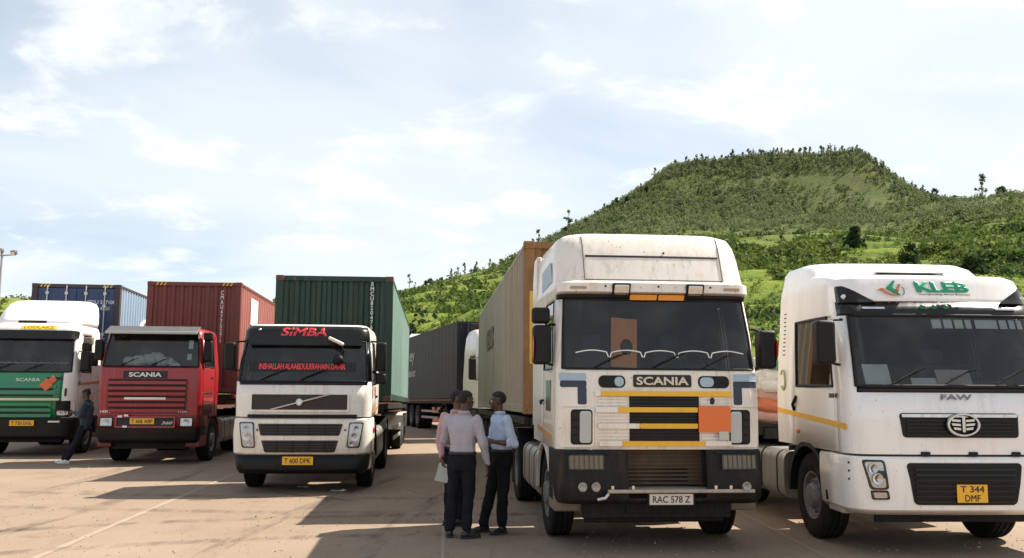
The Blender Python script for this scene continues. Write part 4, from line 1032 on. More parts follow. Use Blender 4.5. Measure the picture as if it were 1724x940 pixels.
# ================================================================== white tractor with green roof logo
t = empty('tractor_truck', (TE[0], TE[1], 0), TE[2])
tag(t, 'clean white tractor truck with green roof lettering and oval grille badge', 'truck', 'trucks parked in a row')
FAWP = M('clean_white_paint', (.82, .795, .77), .28, coat=.5, var=.03, chips=.3, dirt=.24, dcol=(.5, .42, .34), ds=2, bump=.04, bs=4)
cE = Cab([(1.12, .055, 1.235, .24, 2.45, .06), (1.5, .045, 1.24, .24, 2.45, .06), (1.80, .055, 1.235, .24, 2.45, .06), (1.87, .07, 1.23, .24, 2.45, .06), (2.28, .20, 1.205, .24, 2.45, .06), (2.69, .35, 1.175, .24, 2.45, .07),
          (2.72, .345, 1.175, .24, 2.45, .07), (2.86, .40, 1.165, .25, 2.45, .08), (2.90, .42, 1.16, .25, 2.45, .08), (3.05, .455, 1.15, .26, 2.45, .1), (3.14, .495, 1.135, .28, 2.45, .11), (3.19, .60, 1.12, .32, 2.45, .13),
          (3.26, 1.12, 1.10, .38, 2.45, .12), (3.38, 1.3, 1.08, .38, 2.45, .1), (3.45, 1.5, 1.03, .36, 2.43, .08), (3.48, 1.75, .94, .3, 2.36, .05)],
         [0, .06, .10, .38, .66, .70, .82, 1], nf=16)
def clsE(i, s, k):
    if 3 <= i <= 4:
        if s == 'F' or (s in ('CL', 'CR') and k >= 3): return 'ws'
        if s in 'LR' and 2 <= k <= 3: return 'win' + s
    if s in ('L', 'R') and 1 <= k <= 4 and i <= 4: return 'door' + s
    if 5 <= i <= 6 and (s == 'F' or (s in ('CL', 'CR') and k >= 1)): return 'band'
    if i == 2 and (s == 'F' or (s in ('CL', 'CR') and k >= 3)): return 'cowl'
    return 'body'
S = cE.shell(t, clsE, {'body': ('cab_body', FAWP, 'skin'), 'ws': ('windscreen', GLASS, 'glass'), 'winL': ('side_window', GLASS2, 'glass'), 'winR': ('side_window', GLASS2, 'glass'),
                       'doorL': ('door', FAWP, 'door'), 'doorR': ('door', FAWP, 'door'), 'band': ('windscreen_header', BLKG, 'skin'), 'cowl': ('cowl', BLKG, 'skin')}, DARKIN, gasket=.022)
for q in 'LR': S['win' + q].parent = S['door' + q]
F = cE.fy
interior(t, cE, 1.90, 1.2, 1)
KG = M('logo_green', (.012, .30, .16), .4, var=.03); KO = M('logo_orange', (.62, .22, .10), .45)
text('roof_lettering', 'KLEB', KG, t, .06, 3.035, .66, .13, cE.front(.018), bold=.07, ext=.006, shear=-.12)
text('roof_tagline', 'Transporting Africa Business', INK, t, .09, 2.945, .62, .022, cE.front(.006), bold=.0, ext=.003)
def lg(pts, mat, name):
    vs = [(x, F(x, z) - .028, z) for x, z in pts] + [(x, F(x, z) - .004, z) for x, z in pts]; k = len(pts)
    MB().add(vs, [tuple(range(k)), tuple(range(2 * k - 1, k - 1, -1))] + [(i, (i + 1) % k, k + (i + 1) % k, k + i) for i in range(k)]).build(name, mat, t)
lg([(-.60, 3.02), (-.50, 3.11), (-.48, 3.11), (-.53, 3.03), (-.46, 2.955), (-.44, 2.93), (-.53, 2.975)], KG, 'roof_emblem')
lg([(-.70, 3.0), (-.66, 3.02), (-.63, 3.015), (-.60, 2.975), (-.53, 2.945), (-.46, 2.935), (-.54, 2.93), (-.62, 2.965), (-.655, 3.0)], KO, 'roof_emblem')
lg([(-.49, 3.0), (-.44, 3.07), (-.425, 3.06), (-.455, 3.0), (-.455, 2.975)], KO, 'roof_emblem')
MB().tube([(x, F(x, z) - .014, z) for x, z in [(-.42 + .03 * math.sin(a), 2.985 + .05 * math.cos(a)) for a in np.linspace(.3, 3.0, 10)]], .006, 5).build('roof_emblem', KG, t)
for i in range(3): MB().sphere((-.22 + i * .14, F(0, 2.79) - .012, 2.79), (.04, .012, .028), 10, 6).build('green_lamp', M('green_lamp', (.01, .14, .08), .3), t)
for sx in (-1, 1):
    panel('marker_lamp', CHROME, t, F, *sorted((sx * .66, sx * .92)), 2.765, 2.79, r=.01, out=.012, depth=.02)
    a_ = (1.075, 1.13, .74, 1.145) if sx > 0 else (-1.13, -1.075, -1.145, -.74)
    panel('corner_surround', BLKG, t, F, a_[0], a_[1], 2.845, 3.05, r=.004, out=.01, depth=.02, x0b=a_[2], x1b=a_[3], nx=10, nz=8)
    MB().lathe([(.028, 0), (.03, -.02), (.001, -.03)], 14, (sx * 1.085, F(1.085, 2.915) - .008, 2.915), 'Y', closed=False).build('corner_lamp', CHROME, t)
MB().add([(-.62, 1.02, 3.27), (.60, 1.02, 3.27), (.5, 1.2, 3.305), (-.35, 1.2, 3.305)], [(0, 1, 2, 3)]).build('roof_vent', BLK, t)
text('name_lettering', 'FAW', M('grey_letters', (.16, .17, .19), .35, metal=.4), t, -.04, 1.755, .36, .058, cE.front(.004), bold=.03, ext=.008)
ug = panel('upper_grille', BLK, t, F, -.70, .66, 1.305, 1.575, r=.04, out=.012, depth=.03, x0b=-.66, x1b=.66)
panel('grille_trim', CHROME, ug, F, -.68, .64, 1.53, 1.565, r=.012, out=.03, depth=.025)
for i in range(5): panel('grille_slat', BLKG, ug, F, -.63, .62, 1.325 + i * .04, 1.343 + i * .04, r=.004, out=.024, depth=.015)
bg = MB().lathe([(1.0, -.01), (1.03, -.03), (.97, -.05), (.86, -.05), (.80, -.03), (.80, -.01)], 36, (0, 0, 0), 'Y')
bg.v = [(x * .19, y, z * .125) for x, y, z in bg.v]
yb = F(0, 1.45) - .03
for i, z in enumerate((.045, .0, -.045)):
    for sx in (-1, 1):
        bg.add([(sx * .03, -.035, z + .01), (sx * (.145 - .02 * abs(i - .5)), -.035, z + .018), (sx * (.135 - .02 * abs(i - .5)), -.035, z - .008), (sx * .03, -.035, z - .014)], [(0, 1, 2, 3) if sx < 0 else (3, 2, 1, 0)])
bg.box(-.016, .016, -.045, -.02, -.08, .085)
bg.v = [(x - .01, y + yb, z + 1.45) for x, y, z in bg.v]; bg.build('oval_badge', CHROME, t, smooth=50)
bE = Cab([(.46, .09, 1.18, .28, 1.0, .06), (.52, .025, 1.23, .3, 1.0, .06), (.85, .0, 1.25, .3, 1.0, .06), (1.07, .02, 1.245, .28, 1.0, .06), (1.095, .05, 1.23, .26, 1.0, .06)], [0, .4, 1], nf=16)
bE.shell(t, lambda i, s, k: None if s in 'BD' else 'b', {'b': ('front_bumper', FAWP, 'skin')}, None)
lgE = panel('lower_grille', BLK, t, bE.fy, -.66, .66, .575, 1.03, r=.05, out=.008, depth=.03, x0b=-.58, x1b=.58)
for i in range(7): panel('grille_slat', BLKG, lgE, bE.fy, -.57, .57, .60 + i * .058, .625 + i * .058, r=.006, out=.02, depth=.015)
for x in (-.42, .12, .62): panel('bonnet_catch', BLK, t, F, x - .05, x + .05, 1.105, 1.15, r=.01, out=.02, depth=.04)
panel('bumper_gap', INK, t, F, -1.16, 1.16, 1.098, 1.118, r=.004, out=-.02, depth=.06)
for sx in (-1, 1):
    headlamp(t, bE.fy, *sorted((sx * .90, sx * 1.13)), .74, 1.06, *sorted((sx * .87, sx * 1.06)), r=.03, lamps=[(sx * 1.03, .97, .055), (sx * .99, .86, .06)])
    headlamp(t, bE.fy, *sorted((sx * .87, sx * 1.055)), .63, .73, *sorted((sx * .86, sx * 1.04)), r=.015, lamps=[])
    for q in range(3): MB().sphere((sx * 1.225, bE.fy(1.225, .9) - .0, 1.02 - q * .09), .013, 8, 6).build('bumper_bolt', INK, t)
    MB().box(*sorted((sx * .9, sx * 1.236)), .60, .86, .80, 1.10).build('step_fairing', FAWP, t, bev=.03)
    MB().box(*sorted((sx * .9, sx * 1.2)), .50, .90, .42, .78).build('entry_step', M('step_beige', (.45, .38, .31), .6, dirt=.5), t, bev=.03)
    MB().prism([(.22, 1.45), (2.42, 1.58), (2.42, 1.52), (.22, 1.385)], 'X', sx * 1.241, sx * 1.246).build('stripe_decal', YELP, t)
    MB().tube([(sx * 1.245, 1.80, 1.56), (sx * 1.275, 1.78, 1.63), (sx * 1.245, 1.72, 1.74)], .022, 8).build('door_handle', BLK, t)
    MB().sphere((sx * 1.24, 1.70, 1.30), (.02, .07, .035), 12, 8).build('side_marker', M('marker_orange', (.62, .14, .04), .35), t)
    text('side_lettering', '380HP', INK, t, sx * .55, 1.76, .26, .055, cE.side(sx, .005), bold=.03)
    for q in range(11): MB().box(*sorted((sx * (cE.sx(2.3 + q * .055) - .002), sx * (cE.sx(2.3 + q * .055) + .004))), 2.20, 2.28, 2.28 + q * .055, 2.298 + q * .055).build('vent_slot', M('slot_grey', (.12, .11, .10), .7), t)
    MB().tube([(sx * 1.245, 2.2 + .08 * math.cos(a), 1.95 + .13 * math.sin(a)) for a in np.linspace(.6, 5.6, 16)], .012, 6).build('side_emblem', M('emblem_olive', (.35, .40, .16), .5), t)
plate(t, 'p', -.12, .225, .605, .80, -.02, PLY, ['T 344', 'DMF'])
MB().box(-.125, .23, -.008, .04, .60, .805).build('plate_holder', BLK, t)
arch(t, 1.238, 1.46, .60, .42, BLK, 0, 178, .06)
MB().prism([(.86, 1.12)] + [(1.46 + .66 * math.cos(R(q)), .52 + .66 * math.sin(R(q))) for q in range(150, 60, -10)] + [(2.3, 1.12)], 'X', -1.236, -1.0).build('arch_panel', FAWP, t) if False else None
running_gear(t, 3.6, 1.46)
mirror(t, -1, -1.42, .42, 2.12, 2.62, .22, .2); mirror(t, 1, 1.42, .42, 2.12, 2.62, .22, .2)
wipers(t, cE, 1.92, (-.75, -.15, .45), .6)
STK = M('sticker_white', (.66, .68, .66), .6, var=.1)
for x0, x1 in ((-.14, -.02), (.0, .11), (.13, .24), (.26, .34), (.38, .66), (.68, .78), (.80, .88), (.90, .97)): panel('windscreen_sticker', STK, t, F, x0, x1, 2.54, 2.645, r=.004, out=-.01, depth=.003)
PAP = M('paper_white', (.72, .72, .70), .8, var=.04)
for nm, x, w_, h_, lab in (('paper_sheet', -.86, .30, .26, 'large white paper sheet at the left of the white truck dashboard'), ('paper_sheet', -.30, .34, .10, 'narrow white paper sheet in the middle of the white truck dashboard'), ('paper_sheet', .02, .40, .20, 'pinkish paper sheet at the right of the white truck dashboard')):
    mb = MB(); mb.obox((0, 0, h_ / 2), (w_, .006, h_), Matrix.Rotation(R(-25), 3, 'X')); o = mb.build(nm, PAP if x < 0 else M('paper_pink', (.50, .42, .39), .8), None)
    o.matrix_world = Matrix.Translation(tworld(TE, x, F(x, 1.95) + .10, 1.87)) @ Matrix.Rotation(R(TE[2]), 4, 'Z'); tag(o, lab, 'paper')

# ------------------------------------------------------------------ trailer with covered load behind the white truck
te = trailer('flatbed trailer carrying covered sacks behind the white truck', tworld(TE, 0, 3.3), TE[2], 0, 9.5, 1.30, (6.2, 7.5, 8.8), 'container trailers')
MB().box(-1.2, 1.2, .1, 9.5, 1.27, 1.32).build('deck', CHAS, te)
def heap(name, mat, x0, x1, y0, y1, z0, z1, seed, lab, amp=.12):
    nx, ny = 26, 44; vs = []; fs = []
    for i in range(ny + 1):
        for j in range(nx + 1):
            u, v = j / nx * 2 - 1, i / ny * 2 - 1
            p = 1 - max(abs(u) ** 5, abs(v) ** 6); x = lerp(x0, x1, j / nx); y = lerp(y0, y1, i / ny)
            h = noise.fractal(Vector((x * 2.6 + seed, y * 2.6, seed)), .9, 2, 5) * amp * 1.5
            z = z0 + (z1 - z0) * max(0, p) ** .5 + h * max(0, p)
            vs.append((x + .04 * noise.noise(Vector((y * 3, seed, 1))), y + .04 * noise.noise(Vector((x * 3, seed, 2))), z))
    for i in range(ny):
        for j in range(nx): a = i * (nx + 1) + j; fs.append((a, a + 1, a + nx + 2, a + nx + 1))
    rim = list(range(nx + 1)) + [(i + 1) * (nx + 1) + nx for i in range(ny)] + [ny * (nx + 1) + j for j in range(nx - 1, -1, -1)] + [i * (nx + 1) for i in range(ny - 1, 0, -1)]
    fs.append(tuple(reversed(rim)))
    o = MB().add(vs, fs).build(name, mat, None, smooth=60)
    o.matrix_world = Matrix.Translation(tworld(TE, 0, 3.3, 0)) @ Matrix.Rotation(R(TE[2]), 4, 'Z'); tag(o, lab[0], lab[1], 'covered load on the flatbed trailer')
SK = MB().sphere((0, 0, 0), 1, 20, 14); SK.v = [tuple(math.copysign(abs(a) ** .72, a) * s * (1 + .22 * noise.noise(Vector((x * 2.3, y * 2.3, z * 2.3))) + .10 * noise.noise(Vector((x * 6, y * 6, z * 6)))) for a, s in ((x, .27), (y, .21), (z, .105))) for x, y, z in SK.v]
rk = random.Random(9)
SACKC = {'orange': (.55, .16, .07), 'pink': (.52, .30, .25), 'white': (.64, .62, .56), 'green': (.15, .26, .18), 'cream': (.52, .45, .35)}
ORD = [['pink', 'cream', 'orange', 'cream'], ['orange', 'pink', 'cream', 'orange'], ['pink', 'white', 'pink', 'white'], ['white', 'pink', 'white', 'pink'], ['white', 'cream', 'pink', 'white'], ['green', 'white', 'green', 'white']]
LV = ['bottom', 'second lowest', 'third lowest', 'third highest', 'second highest', 'top']
for lev in range(6):
    for k_, cname in enumerate(ORD[lev]):
        nm = M('sack_' + cname.replace(' ', '_'), SACKC[cname], .85, var=.2, vs=8, bump=.5, bs=16, dirt=.35, dcol=(.30, .22, .15), ds=5)
        o = MB(); o.v = list(SK.v); o.f = list(SK.f); o.m = [0] * len(SK.f); o = o.build('cargo_sack', nm, None, smooth=70)
        x_, y_ = -.90 + rk.uniform(-.07, .07) + .03 * lev, .50 + k_ * .40 + rk.uniform(-.06, .06)
        o.matrix_world = Matrix.Translation(tworld(TE, x_, 3.3 + y_, 1.41 + lev * .155)) @ Matrix.Rotation(R(TE[2] + rk.uniform(-25, 25)), 4, 'Z') @ Matrix.Rotation(R(rk.uniform(-14, 14)), 4, 'Y')
        tag(o, '%s sack in the %s layer of the flatbed load, %s the white cab' % (cname, LV[lev], ('nearest', 'second from', 'third from', 'farthest from')[k_]), 'sack', 'sacks on the flatbed trailer')
if False: heap('orange_sack', M('orange_sack_cloth', (.66, .17, .07), .85, bump=.4, bs=14), -1.15, -.1, .35, 2.6, 1.325, 1.58, 3.1, ('orange woven sack at the bottom of the flatbed load', 'sack'))
if False: heap('pink_sack', M('pink_sack_cloth', (.60, .38, .30), .85, bump=.4, bs=14, var=.25), -1.05, 0, .45, 3.0, 1.56, 1.86, 7.4, ('pinkish sack between the orange sack and the tarpaulin', 'sack'), .16)
TARP = M('striped_tarpaulin', (.56, .57, .51), .7, var=.25, dirt=1.0, dcol=(.04, .16, .09), ds=3.2, bump=.3, bs=8)
heap('tarpaulin', TARP, -.55, 1.1, .55, 6.0, 1.33, 2.20, 12.7, ('white and green tarpaulin over the far side of the flatbed load', 'tarpaulin'), .2)
heap('load_cover', M('cargo_grey', (.28, .27, .24), .8), -1.1, 1.1, 3.2, 9.2, 1.325, 2.0, 5.5, ('grey covered heap at the rear of the flatbed trailer', 'cargo'))

# ------------------------------------------------------------------ dark truck further back
TF = (0.13, 30.4, 17.5)
t = empty('tractor_truck', (TF[0], TF[1], 0), TF[2])
tag(t, 'white high cab of the tractor pulling the dark grey container', 'truck', 'trucks parked in a row')
cF = Cab([(1.1, .05, 1.22, .25, 2.2, .05), (2.0, .06, 1.22, .25, 2.2, .05), (2.05, .08, 1.22, .25, 2.2, .05), (2.85, .32, 1.18, .25, 2.2, .05), (2.95, .32, 1.18, .25, 2.2, .05), (3.5, .7, 1.12, .3, 2.2, .05), (3.72, 1.0, 1.02, .36, 2.2, .05), (3.8, 1.5, .85, .36, 2.1, .05)],
         [0, .05, .1, .33, .5, .55, 1], nf=8)
def clsF(i, s, k):
    if i == 2:
        if s == 'F' or (s in ('CL', 'CR') and k >= 3): return 'ws'
        if s in 'LR' and 2 <= k <= 3: return 'win' + s
    return 'body'
cF.shell(t, clsF, {'body': ('cab_body', WPAINT, 'skin'), 'ws': ('windscreen', GLASS, 'glass'), 'winL': ('side_window', GLASS, 'glass'), 'winR': ('side_window', GLASS, 'glass')}, DARKIN)
bF = Cab([(.4, .05, 1.2, .28, 1.0, .05), (1.05, .02, 1.24, .28, 1.0, .05)], [0, 1], nf=8)
bF.shell(t, lambda i, s, k: None if s in 'BD' else 'b', {'b': ('bumper', BLK, 'skin')}, None)
running_gear(t, 3.6, 1.4); arch(t, 1.22, 1.4, .59, .42, BLK, 0, 178, .05)
mirror(t, -1, -1.4, .4, 2.05, 2.75, .24, .2); mirror(t, 1, 1.4, .4, 2.05, 2.75, .24, .2)
interior(t, cF, 2.07, 1.2, 1)
MB().box(-1.0, .6, 2.25, 2.6, 3.4, 4.05).build('roof_gear', BLK, t, bev=.05)
trailer('three-axle trailer under the dark grey container', tworld(TF, 0, 3.0), TF[2], 1.0, 11.2, 1.35, (7.2, 8.5, 9.8), 'container trailers', wheel_s=.97)
DGR = M('dark_grey_container_paint', (.012, .014, .019), .6, var=.15, dirt=.2, dcol=(.035, .035, .035), ds=.6)
con = container('dark grey container with pale side lettering parked behind the three men', tworld(TF, 0, 3.1, 1.36), TF[2], 1.0, 11.2, 2.82, DGR, 'shipping containers', smooth_sides=True)
GT = M('grey_stencil', (.38, .38, .38), .6)
text('side_lettering', 'inney', GT, con, -9.0, 1.85, 2.6, .7, lambda u, v, w: (-1.222 - w, -u, v), bold=.02, ext=.003)
text('side_lettering', 'asset', GT, con, -8.2, 1.15, 1.5, .32, lambda u, v, w: (-1.222 - w, -u, v), bold=.02, ext=.003)

# ------------------------------------------------------------------ yard
GR = bpy.data.materials.new('yard_surface'); GR.use_nodes = True
N = GR.node_tree.nodes; L = GR.node_tree.links; b = N['Principled BSDF']; b.inputs['Roughness'].default_value = .92; b.inputs['Specular IOR Level'].default_value = .25
tcg = N.new('ShaderNodeTexCoord')
def nz(scale, det, ro=.6, st=None):
    n = N.new('ShaderNodeTexNoise'); n.inputs['Scale'].default_value = scale; n.inputs['Detail'].default_value = det; n.inputs['Roughness'].default_value = ro
    if st:
        mp = N.new('ShaderNodeMapping'); mp.inputs['Scale'].default_value = st; L.new(tcg.outputs['Object'], mp.inputs[0]); L.new(mp.outputs[0], n.inputs['Vector'])
    else: L.new(tcg.outputs['Object'], n.inputs['Vector'])
    return n
def mixc(f, a, b_):
    m = N.new('ShaderNodeMix'); m.data_type = 'RGBA'
    if isinstance(f, float): m.inputs['Factor'].default_value = f
    else: L.new(f, m.inputs['Factor'])
    for i, q in ((6, a), (7, b_)):
        if isinstance(q, tuple): m.inputs[i].default_value = q + (1,)
        else: L.new(q, m.inputs[i])
    return m.outputs[2]
def rng(v, lo, hi, a=0., b_=1.):
    m = N.new('ShaderNodeMapRange'); m.inputs['From Min'].default_value = lo; m.inputs['From Max'].default_value = hi; m.inputs['To Min'].default_value = a; m.inputs['To Max'].default_value = b_
    L.new(v, m.inputs['Value']); return m.outputs[0]
base = mixc(rng(nz(.35, 6).outputs['Fac'], .3, .7), (.205, .148, .105), (.28, .208, .152))
base = mixc(rng(nz(1.6, 9, .7, (1, .35, 1)).outputs['Fac'], .52, .75, 0, .55), base, (.155, .105, .07))          # tyre dust drags
base = mixc(rng(nz(.9, 8, .7).outputs['Fac'],   .60, .70, 0, .6), base, (.075, .052, .037))                         # oil stains
base = mixc(rng(nz(26., 4, .7).outputs['Fac'], .35, .75, 0, .45), base, (.33, .245, .175))                       # grit
base = mixc(rng(nz(90., 3, .6).outputs['Fac'], .58, .70, 0, .5), base, (.12, .09, .065))
vor = N.new('ShaderNodeTexVoronoi'); vor.feature = 'DISTANCE_TO_EDGE'; vor.inputs['Scale'].default_value = .33; wob = nz(1.3, 6, .7); wm = N.new('ShaderNodeMix'); wm.data_type = 'VECTOR'; wm.inputs['Factor'].default_value = .16
L.new(tcg.outputs['Object'], wm.inputs[4]); L.new(wob.outputs['Color'], wm.inputs[5]); L.new(wm.outputs[1], vor.inputs['Vector'])
base = mixc(rng(vor.outputs['Distance'], .0, .005, .28, 0), base, (.09, .062, .043))                               # cracks
L.new(base, b.inputs['Base Color'])
bp = N.new('ShaderNodeBump'); bp.inputs['Strength'].default_value = .5; bp.inputs['Distance'].default_value = .012
L.new(nz(55., 6, .7).outputs['Fac'], bp.inputs['Height']); L.new(bp.outputs[0], b.inputs['Normal'])
gx = list(np.linspace(-420, 620, 9)); gy = list(np.linspace(-60, 66, 6))
mb = MB(); mb.add([(x, y, 0) for y in gy for x in gx], [(j * 9 + i, j * 9 + i + 1, (j + 1) * 9 + i + 1, (j + 1) * 9 + i) for j in range(5) for i in range(8)])
tag(mb.build('ground', GR, None, smooth=0), None, None, None, 'structure')
LINE = M('worn_bay_line', (.30, .225, .165), .9, var=.3, vs=9, dirt=.9, dcol=(.27, .20, .145), ds=9)
for xa, ya, xb, yb_, w_ in ((-4.98, 9.0, -5.72, 19.2, .09), (3.52, 8.5, 3.36, 16.0, .05), (-.62, 8.5, -1.35, 19.0, .05)):
    mb = MB(); n = 40; vs = []; fs = []
    for i in range(n + 1):
        x, y = lerp(xa, xb, i / n), lerp(ya, yb_, i / n); e = w_ / 2 * (.75 + .5 * random.random()); vs += [(x - e, y, .004), (x + e, y, .004)]
        if i: fs.append((2 * i - 2, 2 * i - 1, 2 * i + 1, 2 * i))
    tag(mb.add(vs, fs).build('painted_line', LINE, None, smooth=0), None, None, None, 'structure')

# tyre marks and loose grit
TM = bpy.data.materials.new('tyre_mark'); TM.use_nodes = True; N = TM.node_tree.nodes; L = TM.node_tree.links; b = N['Principled BSDF']; b.inputs['Base Color'].default_value = (.07, .05, .036, 1); b.inputs['Roughness'].default_value = .95
tcg = N.new('ShaderNodeTexCoord'); L.new(rng(nz(3.2, 7, .7, (1, .25, 1)).outputs['Fac'], .42, .80, 0, .55), b.inputs['Alpha'])
for k_, (pts_) in enumerate((((-9.5, 8.2), (-6.5, 11.0), (-3.0, 12.6), (1.0, 12.4)), ((-2.2, 7.8), (-2.5, 11), (-2.2, 14.5), (-1.2, 19)), ((-7.5, 8.0), (-6.6, 12), (-6.9, 17), (-7.6, 21)), ((-13, 15.5), (-8, 14.6), (-3, 13.8), (2, 14.4)))):
    for off in (-1.0, .72):
        vs = []; fs = []; n_ = 40
        for i in range(n_ + 1):
            q = i / n_; w4 = ((1 - q) ** 3, 3 * q * (1 - q) ** 2, 3 * q * q * (1 - q), q ** 3); p_ = Vector((sum(w * a[0] for w, a in zip(w4, pts_)), sum(w * a[1] for w, a in zip(w4, pts_)), 0))
            w5 = (-3 * (1 - q) ** 2, 3 * (1 - q) ** 2 - 6 * q * (1 - q), 6 * q * (1 - q) - 3 * q * q, 3 * q * q); d_ = Vector((sum(w * a[0] for w, a in zip(w5, pts_)), sum(w * a[1] for w, a in zip(w5, pts_)), 0)).normalized(); nn = Vector((d_.y, -d_.x, 0))
            a_ = p_ + nn * off; vs += [tuple(a_ - nn * .13 + Vector((0, 0, .008 + .003 * k_))), tuple(a_ + nn * .13 + Vector((0, 0, .008 + .003 * k_)))]
            if i: fs.append((2 * i - 2, 2 * i - 1, 2 * i + 1, 2 * i))
        tag(MB().add(vs, fs).build('tyre_mark', TM, None, smooth=0), None, None, None, 'structure')
gv = []; gf = []; rg = np.random.RandomState(8)
for i in range(2600):
    D_ = 8 + 13 * rg.rand() ** 1.4; x_ = rg.uniform(-.62, .62) * D_; s_ = rg.uniform(.006, .018) * (1.6 if rg.rand() < .06 else 1); k_ = len(gv)
    a0 = rg.rand() * 6; gv += [(x_ + s_ * math.cos(a0 + j * 2.1) , D_ + s_ * math.sin(a0 + j * 2.1), 0) for j in range(3)] + [(x_ + s_ * .2, D_, s_ * rg.uniform(.6, 1.1))]
    gf += [(k_, k_ + 1, k_ + 3), (k_ + 1, k_ + 2, k_ + 3), (k_ + 2, k_, k_ + 3)]
tag(MB().add(gv, gf).build('grit', M('grit_stone', (.27, .21, .155), .9, var=.5, vs=2), None, smooth=0), None, None, None, 'stuff')
# litter on the yard, and a sun patch made as a pale scrap
def scrap(name, x, y, s, seed, lab, mat, lift=.01):
    random.seed(seed); n = 5; vs = []; fs = []
    for i in range(n + 1):
        for j in range(n + 1):
            px_, py_ = (i / n - .5) * s * 1.5, (j / n - .5) * s
            vs.append((px_ + random.uniform(-.1, .1) * s, py_ + random.uniform(-.1, .1) * s, lift + abs(noise.noise(Vector((px_ * 9 + seed, py_ * 9, 0)))) * s * .35))
    for i in range(n):
        for j in range(n): a = i * (n + 1) + j; fs.append((a, a + 1, a + n + 2, a + n + 1))
    o = MB().add(vs, fs).build(name, mat, None, smooth=30); o.location = (x, y, 0); o.rotation_euler = (0, 0, random.random() * 3)
    sf = o.modifiers.new('t', 'SOLIDIFY'); sf.thickness = .004
    tag(o, lab, 'litter', 'litter on the yard')
LITW = M('litter_and_sun_white', (.70, .68, .64), .8)
for i, (x, y, s, lab) in enumerate(((-3.75, 16.75, .14, 'small white scrap under the middle of the red-lettered truck bumper'), (-3.0, 16.2, .16, 'flat white scrap in front of the red-lettered truck'), (-1.75, 15.9, .05, 'tiny white scrap on the shaded yard right of the red-lettered truck'),
        (5.9, 10.0, .10, 'sun patch made as a white scrap below the badge truck, nearest the right wheel'))):  # this last piece stands in for a patch of sunlight
    scrap('scrap_and_sun_patch', x, y, s, 20 + i, lab, LITW)
# crack filled with tar on the sunlit yard
mb = MB(); pts = [(-4.05, 16.0), (-3.75, 15.75), (-3.3, 15.4), (-2.9, 15.15), (-2.55, 14.9)]; vs = []; fs = []
for i, (x, y) in enumerate(pts): vs += [(x, y - .03, .006), (x + .02, y + .03, .006)]; fs += [(2 * i - 2, 2 * i, 2 * i + 1, 2 * i - 1)] if i else []
tag(mb.add(vs, fs).build('yard_crack', M('tar_brown', (.16, .11, .08), .9), None, smooth=0), None, None, None, 'structure')

# ------------------------------------------------------------------ floodlight mast at the far left
px0, py0 = -28.9, 51.0
t = empty('floodlight_mast', (px0, py0, 0)); tag(t, 'slim floodlight mast with two lamp heads at the left edge', 'mast')
STEEL = M('mast_steel', (.33, .34, .35), .5, metal=.5)
MB().cyl((0, 0, 0), (0, 0, 9.2), .10, 12, .06).build('pole', STEEL, t)
MB().cyl((0, 0, 0), (0, 0, .06), .3, 16).build('base_plate', STEEL, t)
MB().tube([(-.15, 0, 9.0), (.75, 0, 9.05)], .04, 8).build('cross_arm', STEEL, t)
for x, z in ((-.05, 9.25), (.72, 9.15)):
    l_ = MB().obox((x, -.12, z), (.32, .26, .26), Matrix.Rotation(R(25), 3, 'X')).build('floodlight', M('floodlight_grey', (.09, .09, .095), .5), t, bev=.05)
    MB().obox((x, -.255, z - .06), (.26, .02, .2), Matrix.Rotation(R(25), 3, 'X')).build('lamp_glass', MIRG, l_)

# ------------------------------------------------------------------ hill
def sm(a, b, x): t_ = np.clip((x - a) / (b - a), 0, 1); return t_ * t_ * (3 - 2 * t_)
def vnoise(x, y, s, seed):
    rs = np.random.RandomState(seed); g = rs.rand(64, 64)
    u, v = x / s, y / s; iu = np.floor(u).astype(int); iv = np.floor(v).astype(int); fu = u - iu; fv = v - iv
    fu = fu * fu * (3 - 2 * fu); fv = fv * fv * (3 - 2 * fv)
    a = g[iu % 64, iv % 64]; b_ = g[(iu + 1) % 64, iv % 64]; c = g[iu % 64, (iv + 1) % 64]; d = g[(iu + 1) % 64, (iv + 1) % 64]
    return (a * (1 - fu) + b_ * fu) * (1 - fv) + (c * (1 - fu) + d * fu) * fv - .5
XR = np.array([-700, -400, -275, -200, -135, -63, 6, 32, 60, 100, 150, 200, 231, 282, 400, 700])
ZR = np.array([40, 44, 46, 36, 42, 52, 68, 77, 82, 84, 88, 92, 100, 104, 100, 90.])
